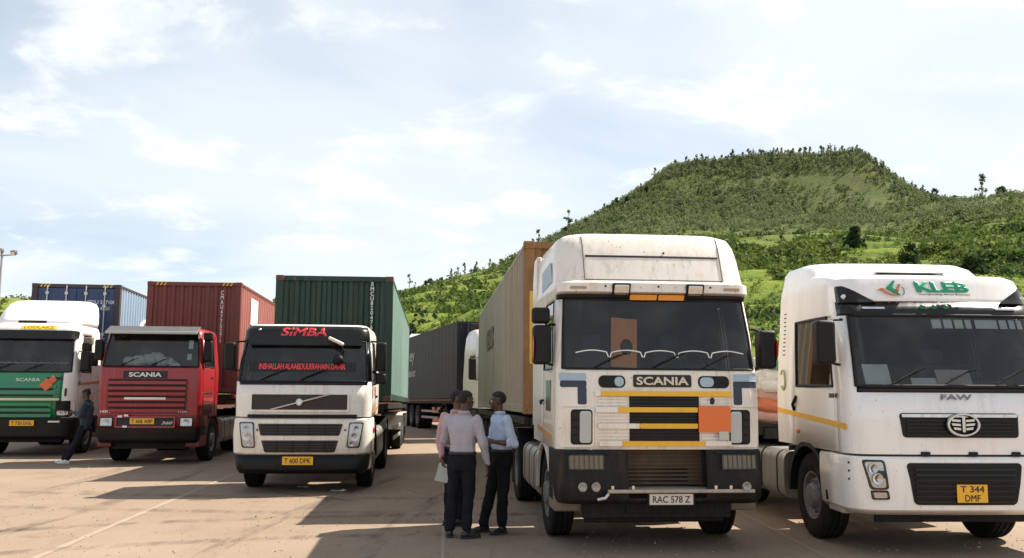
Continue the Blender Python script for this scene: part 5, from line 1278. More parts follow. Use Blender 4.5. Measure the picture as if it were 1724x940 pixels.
def terrain(x, y, fine=True):
    x = np.asarray(x, float); y = np.asarray(y, float)
    R_ = np.interp(x * np.clip(500 / np.maximum(y, 120), 0, 2.2) * .55 + x * .45, XR, ZR)
    t_ = np.clip((y - 62) / 440, 0, 1)
    z = R_ * (0.62 * t_ ** .85 + .38 * sm(0, 1, t_))
    # flat-topped summit
    dx = (x - 145) / 1.0; dy = (y - 560) / .95
    w = np.where(x < 145, 50, 54)
    d = np.sqrt(np.maximum(np.abs(dx) - w, 0) ** 2 + np.maximum(np.abs(dy) - 40, 0) ** 2)
    slope = np.where(x < 145, .62, .86)
    mesa = 133 - slope * d + 3 * vnoise(x, y, 40, 5); mesa = np.where(d < 8, 133 - slope * d * d / 16 + 3 * vnoise(x, y, 40, 5), mesa + slope * 4)
    mesa = mesa + 2.5 - 5 * np.clip((x - 165) / 75, -1.2, 1.2) ** 2
    k = 6.; z = np.where(y < 900, np.log(np.exp((z - 60) / k) + np.exp((mesa - 60) / k)) * k + 60, z) * 1.0
    z = np.where(t_ <= 0, 0, np.maximum(z - 60 * 0, 0))
    z0 = R_ * (0.62 * t_ ** .85 + .38 * sm(0, 1, t_)); z = np.where(mesa < z0 - 25, z0, z)
    z = z - np.clip((y - 640) / 500, 0, 1) ** 1.2 * z * .8
    amp = sm(62, 140, y)
    z = z + amp * (7 * vnoise(x, y, 70, 1) + 3.5 * vnoise(x, y, 26, 2))
    # terraces
    st = 3.4 + z * .02; ph = z / st + .5 * vnoise(x, y, 55, 3); fr = ph - np.floor(ph); zt = (np.floor(ph) + sm(.55, 1., fr)) * st - .5 * vnoise(x, y, 55, 3) * st
    m_ = sm(80, 110, y) * (1 - sm(300, 420, y)) * .75; z = z * (1 - m_) + zt * m_
    if fine: z = z + amp * 1.1 * vnoise(x, y, 8, 4)
    return np.where(y <= 62, -.3, np.maximum(z, -.3))
us = np.linspace(-.95, .95, 300); ys = np.concatenate([np.linspace(56, 130, 75), np.geomspace(131, 420, 110), np.linspace(424, 660, 70), np.geomspace(675, 1300, 16)])
U, Y = np.meshgrid(us, ys); X = U * (Y * 1.0 + 60)
Z = terrain(X, Y); nu, ny = len(us), len(ys)
vs = np.stack([X, Y, Z], -1).reshape(-1, 3)
ii = (np.arange(ny - 1)[:, None] * nu + np.arange(nu - 1)[None]).ravel(); fs = np.stack([ii, ii + 1, ii + nu + 1, ii + nu], 1)
me = bpy.data.meshes.new('hill'); me.from_pydata(vs.tolist(), [], fs.tolist()); me.polygons.foreach_set('use_smooth', [True] * len(fs))
HM = bpy.data.materials.new('hill_grass'); HM.use_nodes = True; N = HM.node_tree.nodes; L = HM.node_tree.links; b = N['Principled BSDF']
b.inputs['Roughness'].default_value = .95; b.inputs['Specular IOR Level'].default_value = .1; tcg = N.new('ShaderNodeTexCoord')
base = mixc(rng(nz(.035, 5).outputs['Fac'], .35, .65), (.15, .20, .03), (.22, .255, .045))
base = mixc(rng(nz(.11, 8, .7).outputs['Fac'], .48, .66), base, (.062, .105, .022))
base = mixc(rng(nz(.6, 8, .75).outputs['Fac'], .5, .72), base, (.045, .075, .018))
base = mixc(rng(nz(.05, 6, .7, (1, 1, 2.5)).outputs['Fac'], .60, .72, 0, .55), base, (.20, .135, .075))
geo = N.new('ShaderNodeNewGeometry'); sp = N.new('ShaderNodeSeparateXYZ'); L.new(geo.outputs['Normal'], sp.inputs[0])
base = mixc(rng(sp.outputs['Z'], .60, .76, .7, 0), base, (.075, .085, .03))     # steep terrace faces carry rough scrub
pz = N.new('ShaderNodeSeparateXYZ'); L.new(tcg.outputs['Object'], pz.inputs[0])
dry = mixc(rng(nz(.4, 8, .75).outputs['Fac'], .35, .68), (.10, .115, .042), (.038, .052, .02))
dry = mixc(rng(nz(.022, 7, .7).outputs['Fac'], .52, .64, 0, .4), dry, (.11, .09, .06))
dry = mixc(rng(nz(.03, 7, .7, (1, 1, .6)).outputs['Fac'], .40, .30, 0, .55), dry, (.16, .175, .052))
base = mixc(rng(pz.outputs['Z'], 38., 66., 0, .8), base, dry)                    # the summit carries dry, woody scrub
L.new(base, b.inputs['Base Color'])
bp = N.new('ShaderNodeBump'); bp.inputs['Strength'].default_value = .9; bp.inputs['Distance'].default_value = .6; L.new(nz(1.1, 8, .75).outputs['Fac'], bp.inputs['Height']); L.new(bp.outputs[0], b.inputs['Normal'])
me.materials.append(HM); o = bpy.data.objects.new('hill', me); COL.objects.link(o); tag(o, None, None, None, 'structure')

# ------------------------------------------------------------------ foliage
def leaf_mat(name, cols, trans=.4):
    m = bpy.data.materials.new(name); m.use_nodes = True; MATS[name] = m; N = m.node_tree.nodes; L = m.node_tree.links; b = N['Principled BSDF']
    b.inputs['Roughness'].default_value = .75; b.inputs['Specular IOR Level'].default_value = .2
    g = N.new('ShaderNodeNewGeometry'); cr = N.new('ShaderNodeValToRGB'); t_ = N.new('ShaderNodeTexCoord'); n_ = N.new('ShaderNodeTexNoise'); n_.inputs['Scale'].default_value = .09; n_.inputs['Detail'].default_value = 4
    L.new(t_.outputs['Object'], n_.inputs['Vector'])
    ad = N.new('ShaderNodeMath'); ad.operation = 'MULTIPLY_ADD'; L.new(g.outputs['Random Per Island'], ad.inputs[0]); ad.inputs[1].default_value = .45
    mm = N.new('ShaderNodeMapRange'); mm.inputs['From Min'].default_value = .3; mm.inputs['From Max'].default_value = .7; mm.inputs['To Max'].default_value = .55; L.new(n_.outputs['Fac'], mm.inputs['Value'])
    L.new(mm.outputs[0], ad.inputs[2]); L.new(ad.outputs[0], cr.inputs[0])
    while len(cr.color_ramp.elements) < len(cols): cr.color_ramp.elements.new(.5)
    for i, c in enumerate(cols): cr.color_ramp.elements[i].position = i / (len(cols) - 1); cr.color_ramp.elements[i].color = c + (1,)
    L.new(cr.outputs[0], b.inputs['Base Color'])
    if trans:
        tr = N.new('ShaderNodeBsdfTranslucent'); L.new(cr.outputs[0], tr.inputs[0]); mx = N.new('ShaderNodeMixShader'); mx.inputs[0].default_value = trans
        L.new(b.outputs[0], mx.inputs[1]); L.new(tr.outputs[0], mx.inputs[2]); L.new(mx.outputs[0], N['Material Output'].inputs[0])
    return m
SCRUB = leaf_mat('scrub_leaves', [(.035, .058, .016), (.065, .10, .024), (.11, .15, .033), (.18, .21, .045)])
DARKL = leaf_mat('dark_leaves', [(.020, .038, .015), (.035, .06, .02), (.06, .09, .027)])
GUML = leaf_mat('gum_leaves', [(.08, .105, .048), (.14, .17, .075), (.21, .235, .11)])
BRIGHT = leaf_mat('bright_leaves', [(.08, .14, .02), (.13, .20, .03), (.19, .25, .042)])
def leaf_cloud(cent, rad, count, size, seed, flat=.0, shell=.35):
    """quads scattered through ellipsoids; cent (n,3), rad (n,3), count per clump"""
    rs = np.random.RandomState(seed); n = len(cent)
    idx = np.repeat(np.arange(n), count); k = len(idx)
    d = rs.normal(size=(k, 3)); d /= np.linalg.norm(d, axis=1)[:, None]; r_ = rs.rand(k) ** shell
    p = cent[idx] + d * r_[:, None] * rad[idx]
    a = rs.normal(size=(k, 3)); a /= np.linalg.norm(a, axis=1)[:, None]; b_ = np.cross(a, rs.normal(size=(k, 3))); b_ /= np.linalg.norm(b_, axis=1)[:, None]
    s = (size[idx] if np.ndim(size) else size) * (.6 + .8 * rs.rand(k)); s = s[:, None]
    q = np.stack([p - a * s - b_ * s * .55, p + a * s - b_ * s * .55, p + a * s * .8 + b_ * s * .55, p - a * s * .8 + b_ * s * .55], 1)
    return q.reshape(-1, 3)
def quads_obj(name, v, mat, parent=None):
    k = len(v) // 4; me = bpy.data.meshes.new(name); me.vertices.add(len(v)); me.vertices.foreach_set('co', v.astype(np.float32).ravel())
    me.loops.add(k * 4); me.loops.foreach_set('vertex_index', np.arange(k * 4, dtype=np.int32)); me.polygons.add(k)
    me.polygons.foreach_set('loop_start', np.arange(0, k * 4, 4, dtype=np.int32)); me.polygons.foreach_set('loop_total', np.full(k, 4, dtype=np.int32))
    me.update(calc_edges=True); me.materials.append(mat); o = bpy.data.objects.new(name, me); COL.objects.link(o); o.parent = parent; return o
rs = np.random.RandomState(3)
def scatter(n, u0, u1, y0, y1, keep, seed, log=True):
    r_ = np.random.RandomState(seed); u = r_.uniform(u0, u1, n); y = (np.exp(r_.uniform(math.log(y0), math.log(y1), n)) if log else r_.uniform(y0, y1, n)); x = u * y
    k = r_.rand(n) < keep(x, y); return x[k], y[k]
# rough low scrub near and far
for nm, n, y0, y1, sz, cnt, mat, seed, th in (('hill_scrub', 7000, 66, 260, (.35, 1.0), 26, SCRUB, 11, .12), ('hill_scrub', 16000, 200, 640, (.7, 1.8), 16, SCRUB, 12, -.06), ('grass_tufts', 9000, 64, 260, (.3, .65), 16, BRIGHT, 13, -.2), ('dark_thicket', 1500, 85, 560, (1.0, 2.3), 34, DARKL, 14, .16)):
    x, y = scatter(n, -.62, .62, y0, y1, lambda x, y: np.clip((vnoise(x, y, 30, 20 + seed) + .5 * vnoise(x, y, 9, 40 + seed) - th) * 9 + .25, .02, 1) * (np.where(x / y < -.01, .45, 1) if mat is not BRIGHT else 1), seed)
    r_ = np.random.RandomState(seed).uniform(sz[0], sz[1], len(x)) * np.clip(y / 150, .7, 1.5) ** .35
    z = terrain(x, y); c = np.stack([x, y, z + r_ * .45], 1); rad = np.stack([r_, r_, r_ * np.random.RandomState(seed + 1).uniform(.6, 1.1, len(r_))], 1)
    tag(quads_obj(nm, leaf_cloud(c, rad, cnt, r_ * (.22 if cnt > 20 else .30), seed), mat), None, None, None, 'stuff')
# hedges along the terrace edges
x, y = scatter(60000, -.62, .62, 70, 420, lambda x, y: np.ones_like(x), 51)
e_ = 1.2; gz = (terrain(x, y + e_, False) - terrain(x, y - e_, False)) / (2 * e_); k_ = (gz > .42) & (vnoise(x, y, 22, 52) > .02); x, y = x[k_][:2600], y[k_][:2600]
r_ = np.random.RandomState(53).uniform(.5, 1.2, len(x)) * np.clip(y / 150, .7, 1.6) ** .5; z = terrain(x, y)
tag(quads_obj('terrace_hedge', leaf_cloud(np.stack([x, y, z + r_ * .4], 1), np.stack([r_, r_, r_ * .8], 1), 22, r_ * .24, 54), SCRUB), None, None, None, 'stuff')
# slender young trees all over the summit slopes read as one mass
x, y = scatter(26000, -.05, .62, 330, 640, lambda x, y: np.clip((terrain(x, y, False) - 62) / 30, 0, 1) * np.clip((vnoise(x, y, 45, 33) + .5 * vnoise(x, y, 14, 36) + .30) * 5, .06, 1), 31, False)
r_ = np.random.RandomState(32).uniform(.6, 1.25, len(x)); hgt = np.random.RandomState(34).uniform(1.6, 3.8, len(x)); z = terrain(x, y)
tag(quads_obj('hillside_wood', leaf_cloud(np.stack([x, y, z + hgt * .6], 1), np.stack([r_, r_, hgt * .6], 1), 24, r_ * .33, 35), GUML), None, None, None, 'stuff')

x = []; y = []
for q in range(1300):
    D_ = rs.uniform(502, 540); x.append((rs.uniform(1120, 1475) - 862) / 1530 * D_); y.append(D_)
x = np.array(x); y = np.array(y); hgt = rs.uniform(1.5, 4.2, len(x)); r_ = rs.uniform(.6, 1.2, len(x)); z = terrain(x, y)
tag(quads_obj('rim_brush', leaf_cloud(np.stack([x, y, z + hgt * .5], 1), np.stack([r_, r_, hgt * .55], 1), 26, r_ * .26, 77), GUML), None, None, None, 'stuff')
# single trees
BARK = M('bark', (.12, .095, .07), .9, var=.25)
def tree_kind(seed, h, cw, base, ncl, leafsize, mat, lean=.0, cnt=22):
    r_ = random.Random(seed); rn = np.random.RandomState(seed)
    pts = []; k = 6
    for i in range(k + 1): q = i / k; pts.append((lean * q * h + .02 * h * math.sin(q * 4 + seed), .015 * h * math.cos(q * 5 + seed), h * .93 * q))
    mb = MB().tube(pts, [max(.012 * h, .03 * h * (1 - .85 * i / k)) for i in range(k + 1)], 7)
    cl = []; rd_ = []
    for i in range(ncl):
        q = r_.uniform(base, 1.0); a = r_.uniform(0, 6.28); w = cw * (math.sin(math.pi * min(1, (q - base) / (1 - base) * .82 + .16)) ** .8); d = w * r_.uniform(.25, .95)
        j = min(k - 1, int(q * k * .93)); bx, by, bz = pts[j]
        c = (bx + d * math.cos(a), by + d * math.sin(a), h * q)
        mb.tube([pts[j], ((bx + c[0]) / 2, (by + c[1]) / 2, (bz + c[2]) / 2 + .02 * h), c], [.010 * h, .007 * h, .004 * h], 5)
        s = cw * r_.uniform(.28, .5); cl.append(c); rd_.append((s, s, s * .75))
    return mb.mesh('trunk', BARK, 40), leaf_cloud(np.array(cl), np.array(rd_), cnt, leafsize, seed), mat
KINDS = {}
def tree(kind, name, label, group, x, y, s=1., rz=0., z=None):
    tm, lv, mat = KINDS[kind][:3]
    z = float(terrain(np.array([x]), np.array([y]))[0]) - .15 if z is None else z
    t = empty(name, (x, y, z)); t.rotation_euler = (0, 0, rz); t.scale = (s, s, s); tag(t, label, 'tree', group)
    o = bpy.data.objects.new('trunk', tm); COL.objects.link(o); o.parent = t
    if len(KINDS[kind]) == 3:
        c = quads_obj('crown', lv, mat, t); KINDS[kind] = (tm, lv, mat, c.data)
    else: c = bpy.data.objects.new('crown', KINDS[kind][3]); COL.objects.link(c); c.parent = t
    return t
for i in range(5): KINDS['gum%d' % i] = tree_kind(40 + i, 7.5, 1.5, .12, 20, .22, GUML, (i - 2) * .012, 24)
for i in range(3): KINDS['bush%d' % i] = tree_kind(60 + i, 4.6, 2.3, .18, 17, .32, DARKL, 0, 26)
for i in range(2): KINDS['sparse%d' % i] = tree_kind(70 + i, 8.5, 1.7, .45, 9, .36, GUML, .02, 12)
def at_px(u, D):      # ridge position: horizontal direction u (pixels of the photograph) at distance D metres
    return (u - 862) / 1530 * D
rt = random.Random(5)
for i in range(110):                                       # row along the summit rim
    u = 1128 + (1468 - 1128) * (i + rt.uniform(-.4, .4)) / 109; D = 505 + rt.uniform(0, 34)
    tree('gum%d' % rt.randrange(5), 'rim_tree', 'slender young tree in the dense row along the flat hilltop rim', 'trees along the flat hilltop rim', at_px(u, D), D, rt.uniform(.40, 1.0), rt.uniform(0, 6))
for i in range(34):                                       # along the left ridge
    u = 690 + (1120 - 690) * (i + rt.uniform(-.45, .45)) / 33; D = 497 + rt.uniform(-14, 22)
    tree(rt.choice(['gum0', 'gum2', 'bush0', 'bush1', 'sparse0']), 'ridge_tree', 'small tree dotted along the sloping left skyline of the hill', 'trees along the left skyline', at_px(u, D), D, rt.uniform(.45, .95), rt.uniform(0, 6))
for i in range(26):                                       # right shoulder
    u = 1470 + (1575 - 1470) * (i + rt.uniform(-.4, .4)) / 25; D = 500 + rt.uniform(-8, 25)
    tree('gum%d' % rt.randrange(5), 'shoulder_tree', 'narrow young tree on the steep right shoulder of the summit', 'trees on the right shoulder', at_px(u, D), D, rt.uniform(.5, .9), rt.uniform(0, 6))
for u, D, s, kd, lab in ((1668, 480, 1.9, 'sparse0', 'tall thin tree standing alone above the right skyline'), (1700, 478, 1.9, 'bush1', 'broad dark tree at the far right skyline'), (1585, 490, 1.3, 'bush0', 'rounded dark tree where the summit slope meets the right ridge'),
                      (1620, 490, 1.0, 'bush2', 'low dark bush tree on the right ridge left of the tall thin tree'), (958, 492, 1.5, 'sparse1', 'feathery tree on the left skyline above the yellow-barred truck'), (907, 492, 1.2, 'sparse0', 'little tree on the skyline above the tan container post'),
                      (1645, 150, 1.0, 'bush1', 'dark green bush tree above the roof of the badge truck'), (1450, 240, 1.5, 'bush2', 'dark rounded tree at mid slope below the summit'), (1540, 210, 1.2, 'bush0', 'dark tree at mid slope above the green roof logo'),
                      (715, 120, .85, 'bush1', 'dark bush tree on the slope left of the dark grey container'), (690, 150, .7, 'bush2', 'small dark bush above the grey roof on the left slope')):
    tree(kd, 'hill_tree', lab, 'single trees on the hill', at_px(u, D), D, s, rt.uniform(0, 6))

# ------------------------------------------------------------------ small houses on the lower slope and a brick wall
def house(x, y, w, d, h, lab, rz, roofm):
    z = float(terrain(np.array([x]), np.array([y]))[0]) - .6
    t = empty('house', (x, y, z), rz); tag(t, lab, 'house', 'small houses below the hill')
    PL = M('plaster', (.50, .42, .33), .85, dirt=.4)
    MB().box(-w / 2, w / 2, -d / 2, d / 2, 0, h).build('wall', PL, t)
    rf = MB().prism([(-d / 2 - .5, h - .05), (0, h + 1.1), (d / 2 + .5, h - .05), (d / 2 + .5, h + .05), (0, h + 1.22), (-d / 2 - .5, h + .05)], 'X', -w / 2 - .4, w / 2 + .4).build('roof', roofm, t)
    MB().box(-.45, .45, -d / 2 - .04, -d / 2 + .02, 0, 2.0).build('door', M('door_wood', (.16, .09, .05), .7), t)
    for q in (-w / 3, w / 3):
        f = MB().box(q - .5, q + .5, -d / 2 - .04, -d / 2 + .02, 1.0, 1.9).build('window', M('window_frame', (.3, .3, .28), .6), t)
        MB().box(q - .42, q + .42, -d / 2 - .05, -d / 2 - .04, 1.08, 1.82).build('pane', BLKG, f)
house(-9.6, 76, 7, 5, 2.4, 'small house with grey sheet roof behind the dark green container', 12, M('sheet_roof', (.36, .37, .36), .45, metal=.3, dirt=.4))
house(-6.2, 86, 6, 5, 2.4, 'small house with pale sheet roof above the dark grey container', -10, M('pale_roof', (.50, .49, .46), .5, metal=.2, dirt=.3))
BW = bpy.data.materials.new('brick_wall'); BW.use_nodes = True; N = BW.node_tree.nodes; L = BW.node_tree.links; b = N['Principled BSDF']; b.inputs['Roughness'].default_value = .9
tb = N.new('ShaderNodeTexCoord'); mpb = N.new('ShaderNodeMapping'); mpb.inputs['Rotation'].default_value = (R(90), 0, 0); L.new(tb.outputs['Object'], mpb.inputs[0]); br = N.new('ShaderNodeTexBrick'); br.inputs['Scale'].default_value = 4
br.inputs['Color1'].default_value = (.40, .17, .11, 1); br.inputs['Color2'].default_value = (.50, .24, .16, 1); br.inputs['Mortar'].default_value = (.42, .33, .27, 1); L.new(mpb.outputs[0], br.inputs['Vector']); L.new(br.outputs[0], b.inputs['Base Color'])
t = empty('brick_wall', (0, 0, 0)); tag(t, 'low pinkish brick wall at the back of the yard', 'wall')
MB().box(-16, -3.0, 47.0, 47.3, 0, 1.15).build('wall', BW, t)
MB().box(-16.05, -2.95, 46.94, 47.36, 1.15, 1.25).build('coping', M('coping_stone', (.48, .34, .26), .85), t)
MB().box(-16, -3.0, 46.5, 46.95, 0, .35).build('plinth', M('plinth_orange', (.50, .26, .16), .9, var=.3, vs=5), t)

# ------------------------------------------------------------------ people
def V(*a): return Vector(a)
def loft(mb, rings, n=20):
    vs = []; k = len(rings)
    for c, ax, ay, w, d in rings:
        for j in range(n):
            a = 2 * math.pi * j / n; ca, sa = math.cos(a), math.sin(a)
            e = .8; vs.append(c + ax * (w * math.copysign(abs(ca) ** e, ca)) + ay * (d * math.copysign(abs(sa) ** e, sa)))
    fs = [(i * n + j, i * n + (j + 1) % n, (i + 1) * n + (j + 1) % n, (i + 1) * n + j) for i in range(k - 1) for j in range(n)]
    fs += [tuple(range(n - 1, -1, -1)), tuple(range((k - 1) * n, k * n))]
    return mb.add(vs, fs)
def skinned(mb, name, mat, parent, voxel, it=4, wr=0., ws=14., fac=.5, wstr=(1, 1, 1)):
    me = mb.mesh(name, mat, 0); o = bpy.data.objects.new(name, me)
    r_ = o.modifiers.new('r', 'REMESH'); r_.mode = 'VOXEL'; r_.voxel_size = voxel
    s_ = o.modifiers.new('s', 'SMOOTH'); s_.factor = fac; s_.iterations = it
    m2 = evaluated(o)
    bpy.data.objects.remove(o)
    if wr:
        for v in m2.vertices:
            c = v.co; q = Vector((c.x * ws * wstr[0], c.y * ws * wstr[1], c.z * ws * wstr[2]))
            v.co = c + v.normal * (wr * (noise.noise(q) + .6 * (abs(noise.noise(q * 2.1)) - .3)))
    m2.name = name; m2.materials.clear(); m2.materials.append(mat); m2.polygons.foreach_set('use_smooth', [True] * len(m2.polygons)); m2.update()
    o = bpy.data.objects.new(name, m2); COL.objects.link(o); o.parent = parent; return o
def hand(mb, wr, d, palm, s=1., curl=.5):
    """wr wrist, d direction of the hand, palm = palm normal direction"""
    d = d.normalized(); side = d.cross(palm).normalized(); palm = side.cross(d).normalized() * 1
    c = wr + d * .055 * s
    for q in (-.026, 0, .026): mb.caps([(wr + side * q * .7 * s, .018 * s), (wr + d * .09 * s + side * q * s, .0165 * s)])
    for q, ln in ((-.033, .062), (-.011, .075), (.011, .08), (.033, .07)):
        p0 = wr + d * .09 * s + side * q * s; p1 = p0 + (d * math.cos(curl * .5) + palm * math.sin(curl * .5)) * ln * .5 * s; p2 = p1 + (d * math.cos(curl * 1.3) + palm * math.sin(curl * 1.3)) * ln * .42 * s
        mb.caps([(p0, .0098 * s), (p1, .0088 * s), (p2, .0076 * s)])
    b0 = wr + d * .03 * s + side * .035 * s; b1 = b0 + (d * .75 + side * .5 + palm * .35).normalized() * .042 * s; b2 = b1 + (d * .9 + palm * .35).normalized() * .034 * s
    mb.caps([(b0, .013 * s), (b1, .0105 * s), (b2, .009 * s)])
def person(label, loc, J, f, hf, shirt, trouser, shoe, skin, hairm, group=None, sleeves=('long', 'long'), tuck=True, hands=None):
    t = empty('person', loc); tag(t, label, 'person', group)
    f = V(*f, 0).normalized(); r = V(f.y, -f.x, 0); up = V(0, 0, 1)
    P = {k: V(*v) for k, v in J.items()}
    pel, che, nec, hd = P['pelvis'], P['chest'], P['neck'], P['head']
    spine = (che - pel).normalized()
    # ---- body
    b = MB()
    loft(b, [(pel - up * .08, r, f, .13, .09), (pel, r, f, .135, .095), (lerp(pel, che, .5), r, f, .115, .08), (che, r, f, .14, .095), (lerp(che, nec, .6), r, f, .11, .07), (nec, r, f, .05, .05)])
    hfv = V(*hf).normalized(); hr = V(hfv.y, -hfv.x, 0).normalized(); hu = hr.cross(hfv).normalized(); B = Matrix((hr, hfv, hu)).transposed()
    b.caps([(nec - up * .05, .062), (lerp(nec, hd, .45) , .056), (hd - hu * .03 - hfv * .01, .055)])
    def hp(x, y, z): return hd + B @ V(x, y, z)
    b.sphere(hp(0, -.012, .03), (.074, .094, .088), 16, 12, B); b.sphere(hp(0, .028, -.035), (.056, .066, .075), 14, 10, B)
    b.sphere(hp(0, .066, -.088), (.027, .024, .022), 10, 8, B); b.sphere(hp(0, .078, .022), (.046, .016, .014), 10, 8, B)
    b.caps([(hp(0, .088, .018), .010), (hp(0, .104, -.018), .0145)]); b.sphere(hp(0, .098, -.026), (.022, .014, .012), 10, 8, B)
    b.sphere(hp(0, .086, -.054), (.026, .014, .0085), 10, 8, B); b.sphere(hp(0, .084, -.068), (.024, .014, .0095), 10, 8, B)
    for sx in (-1, 1):
        b.sphere(hp(sx * .074, -.008, -.006), (.011, .021, .033), 10, 8, B); b.sphere(hp(sx * .04, .062, -.02), (.02, .02, .022), 10, 8, B)
    for i in (0, 1):
        sh, el, wr = P['sh%d' % i], P['el%d' % i], P['wr%d' % i]
        b.caps([(lerp(sh, che, .25), .055), (sh, .052), (lerp(sh, el, .45), .046), (el, .038), (lerp(el, wr, .3), .04), (wr, .026)])
        hd_, pm, cu = hands[i]; hand(b, wr, V(*hd_), V(*pm), 1.04, cu)
        hi, kn, an = P['hip%d' % i], P['kn%d' % i], P['an%d' % i]
        b.caps([(hi, .078), (lerp(hi, kn, .5), .066), (kn, .05), (lerp(kn, an, .3), .048), (an, .036)])
    bo = skinned(b, 'body', skin, t, .0085, 3, 0, fac=.45)
    for sx in (-1, 1):
        e = MB().sphere(hp(sx * .031, .077, .0), .0125, 10, 8); e.build('eye', M('eye_white', (.62, .58, .52), .3), t, smooth=80)
        MB().sphere(hp(sx * .031, .0845, .0), .0065, 8, 6).build('pupil', INK, t, smooth=80)
    # ---- hair: cropped cap
    h = MB(); n, m = 24, 16; C = hp(0, -.014, .032); vs = []; keep = []
    for i in range(m + 1):
        a = math.pi * i / m
        for j in range(n): q = 2 * math.pi * j / n; vs.append(V(math.sin(a) * math.cos(q) * .081, math.sin(a) * math.sin(q) * .101, math.cos(a) * .095))
    fs = []
    for i in range(m):
        for j in range(n):
            ids = (i * n + j, (i + 1) * n + j, (i + 1) * n + (j + 1) % n, i * n + (j + 1) % n); c = sum((vs[a] for a in ids), V(0, 0, 0)) / 4
            if c.z > .012 + max(0, c.y) * .42 or (c.y < -.035 and c.z > -.062): fs.append(ids)
    vs = [C + B @ (v * (1 + .02 * noise.noise(v * 60))) for v in vs]; used = sorted({i for q in fs for i in q}); mp = {a: k for k, a in enumerate(used)}
    ho = h.add([vs[i] for i in used], [tuple(mp[a] for a in q) for q in fs]).build('hair', hairm, t, smooth=80)
    so = ho.modifiers.new('t', 'SOLIDIFY'); so.thickness = .012; so.offset = -1
    # ---- shirt
    s = MB(); lo = pel - up * (.03 if tuck else .10)
    loft(s, [(lo, r, f, .13 if tuck else .17, .09 if tuck else .124), (pel + up * (.045 if tuck else -.02), r, f, .14 if tuck else .172, .10 if tuck else .128), (pel + up * .10, r, f, .168, .125), (lerp(pel, che, .45), r, f, .160, .122), (lerp(pel, che, .8), r, f, .172, .125), (che, r, f, .178, .125), (lerp(che, nec, .45), r, f, .172, .105), (lerp(che, nec, .8), r, f, .11, .085), (nec - up * .01, r, f, .068, .07)], 24)
    for i in (0, 1):
        sh, el, wr = P['sh%d' % i], P['el%d' % i], P['wr%d' % i]
        end = lerp(el, wr, .93) if sleeves[i] == 'long' else (lerp(el, wr, .28) if sleeves[i] == 'rolled' else lerp(sh, el, .7))
        ch = [(lerp(sh, che, .3), .078), (sh, .072), (lerp(sh, el, .5), .064)]
        if sleeves[i] != 'short': ch += [(el, .058)]
        ch += [(lerp(el, end, .6) if sleeves[i] != 'short' else end, .05 if sleeves[i] != 'short' else .066)]
        if sleeves[i] != 'short': ch += [(end, .041 if sleeves[i] == 'long' else .052)]
        s.caps(ch)
    so_ = skinned(s, 'shirt', shirt, t, .013, 4, .018, 12., wstr=(1, 1, .6))
    c = MB(); k = 18; vs = []; fs = []
    for i in range(k + 1):
        a = lerp(-2.75, 2.75, i / k) + math.pi / 2 + math.pi; o_ = r * math.cos(a) + f * math.sin(a)
        vs += [nec + up * -.022 + o_ * .074 + f * -.002, nec + up * .028 + o_ * .062 - f * .004, nec + up * .0 + o_ * .084]
        if i: q = 3 * i; fs += [(q - 3, q, q + 1, q - 2), (q - 2, q + 1, q + 2, q - 1)]
    co = c.add(vs, fs).build('collar', shirt, so_, smooth=60); q = co.modifiers.new('t', 'SOLIDIFY'); q.thickness = .004
    for q in range(5):
        pz = lerp(pel, che, .15 + q * .26); MB().sphere(pz + f * .131, .0055, 8, 5).build('button', M('button_pale', (.6, .58, .55), .4), so_)
    # ---- trousers
    tr = MB(); loft(tr, [(pel - up * .14, r, f, .155, .115), (pel - up * .05, r, f, .172, .13), (pel + up * .03, r, f, .17, .128), (pel + up * .075, r, f, .162, .125)], 24)
    for i in (0, 1):
        hi, kn, an = P['hip%d' % i], P['kn%d' % i], P['an%d' % i]
        tr.caps([(hi, .102), (lerp(hi, kn, .45), .09), (kn, .076), (lerp(kn, an, .4), .072), (lerp(kn, an, .8), .066), (lerp(kn, an, .93), .066)])
    to = skinned(tr, 'trousers', trouser, t, .014, 4, .02, 9., wstr=(1, 1, .8))
    if tuck:
        bl = MB(); ring = []
        for i in range(36): a = 2 * math.pi * i / 36; ring.append(pel + up * .07 + r * (.174 * math.cos(a)) + f * (.136 * math.sin(a)))
        vs = []; fs = []
        for i, p in enumerate(ring): vs += [p - up * .017, p + up * .017]; j = (i + 1) % 36; fs.append((2 * i, 2 * j, 2 * j + 1, 2 * i + 1))
        o_ = bl.add(vs, fs).build('belt', INK, to); q = o_.modifiers.new('t', 'SOLIDIFY'); q.thickness = .006; q.offset = 1
    # ---- shoes
    for i in (0, 1):
        an = P['an%d' % i]; td = V(*J['toe%d' % i], 0).normalized() if len(J['toe%d' % i]) == 2 else V(*J['toe%d' % i]).normalized(); sd_ = V(td.y, -td.x, 0); g = V(an.x, an.y, max(.0, an.z - .085))
        Bf = Matrix((sd_, td, up)).transposed(); s = MB()
        s.sphere(g - td * .03 + up * .045, (.038, .05, .045), 12, 8, Bf); s.sphere(g + td * .06 + up * .038, (.044, .09, .036), 12, 8, Bf); s.sphere(g + td * .135 + up * .028, (.042, .06, .026), 12, 8, Bf)
        s.caps([(an + up * .02, .044), (g + up * .05, .043)])
        sho = skinned(s, 'shoe', shoe, t, .008, 4)
        poly = [(-.038, -.075), (.038, -.075), (.046, .0), (.046, .12), (.03, .185), (-.03, .185), (-.044, .12), (-.042, 0)]
        sl = MB().prism(poly, 'Z', 0, .02); sl.v = [tuple(g + Bf @ V(*p)) for p in sl.v]; sl.build('sole', M('sole_rubber', (.03, .028, .026), .8) if shoe.name != 'white_shoe' else M('white_sole', (.6, .58, .55), .7), sho, bev=.004)
    return t
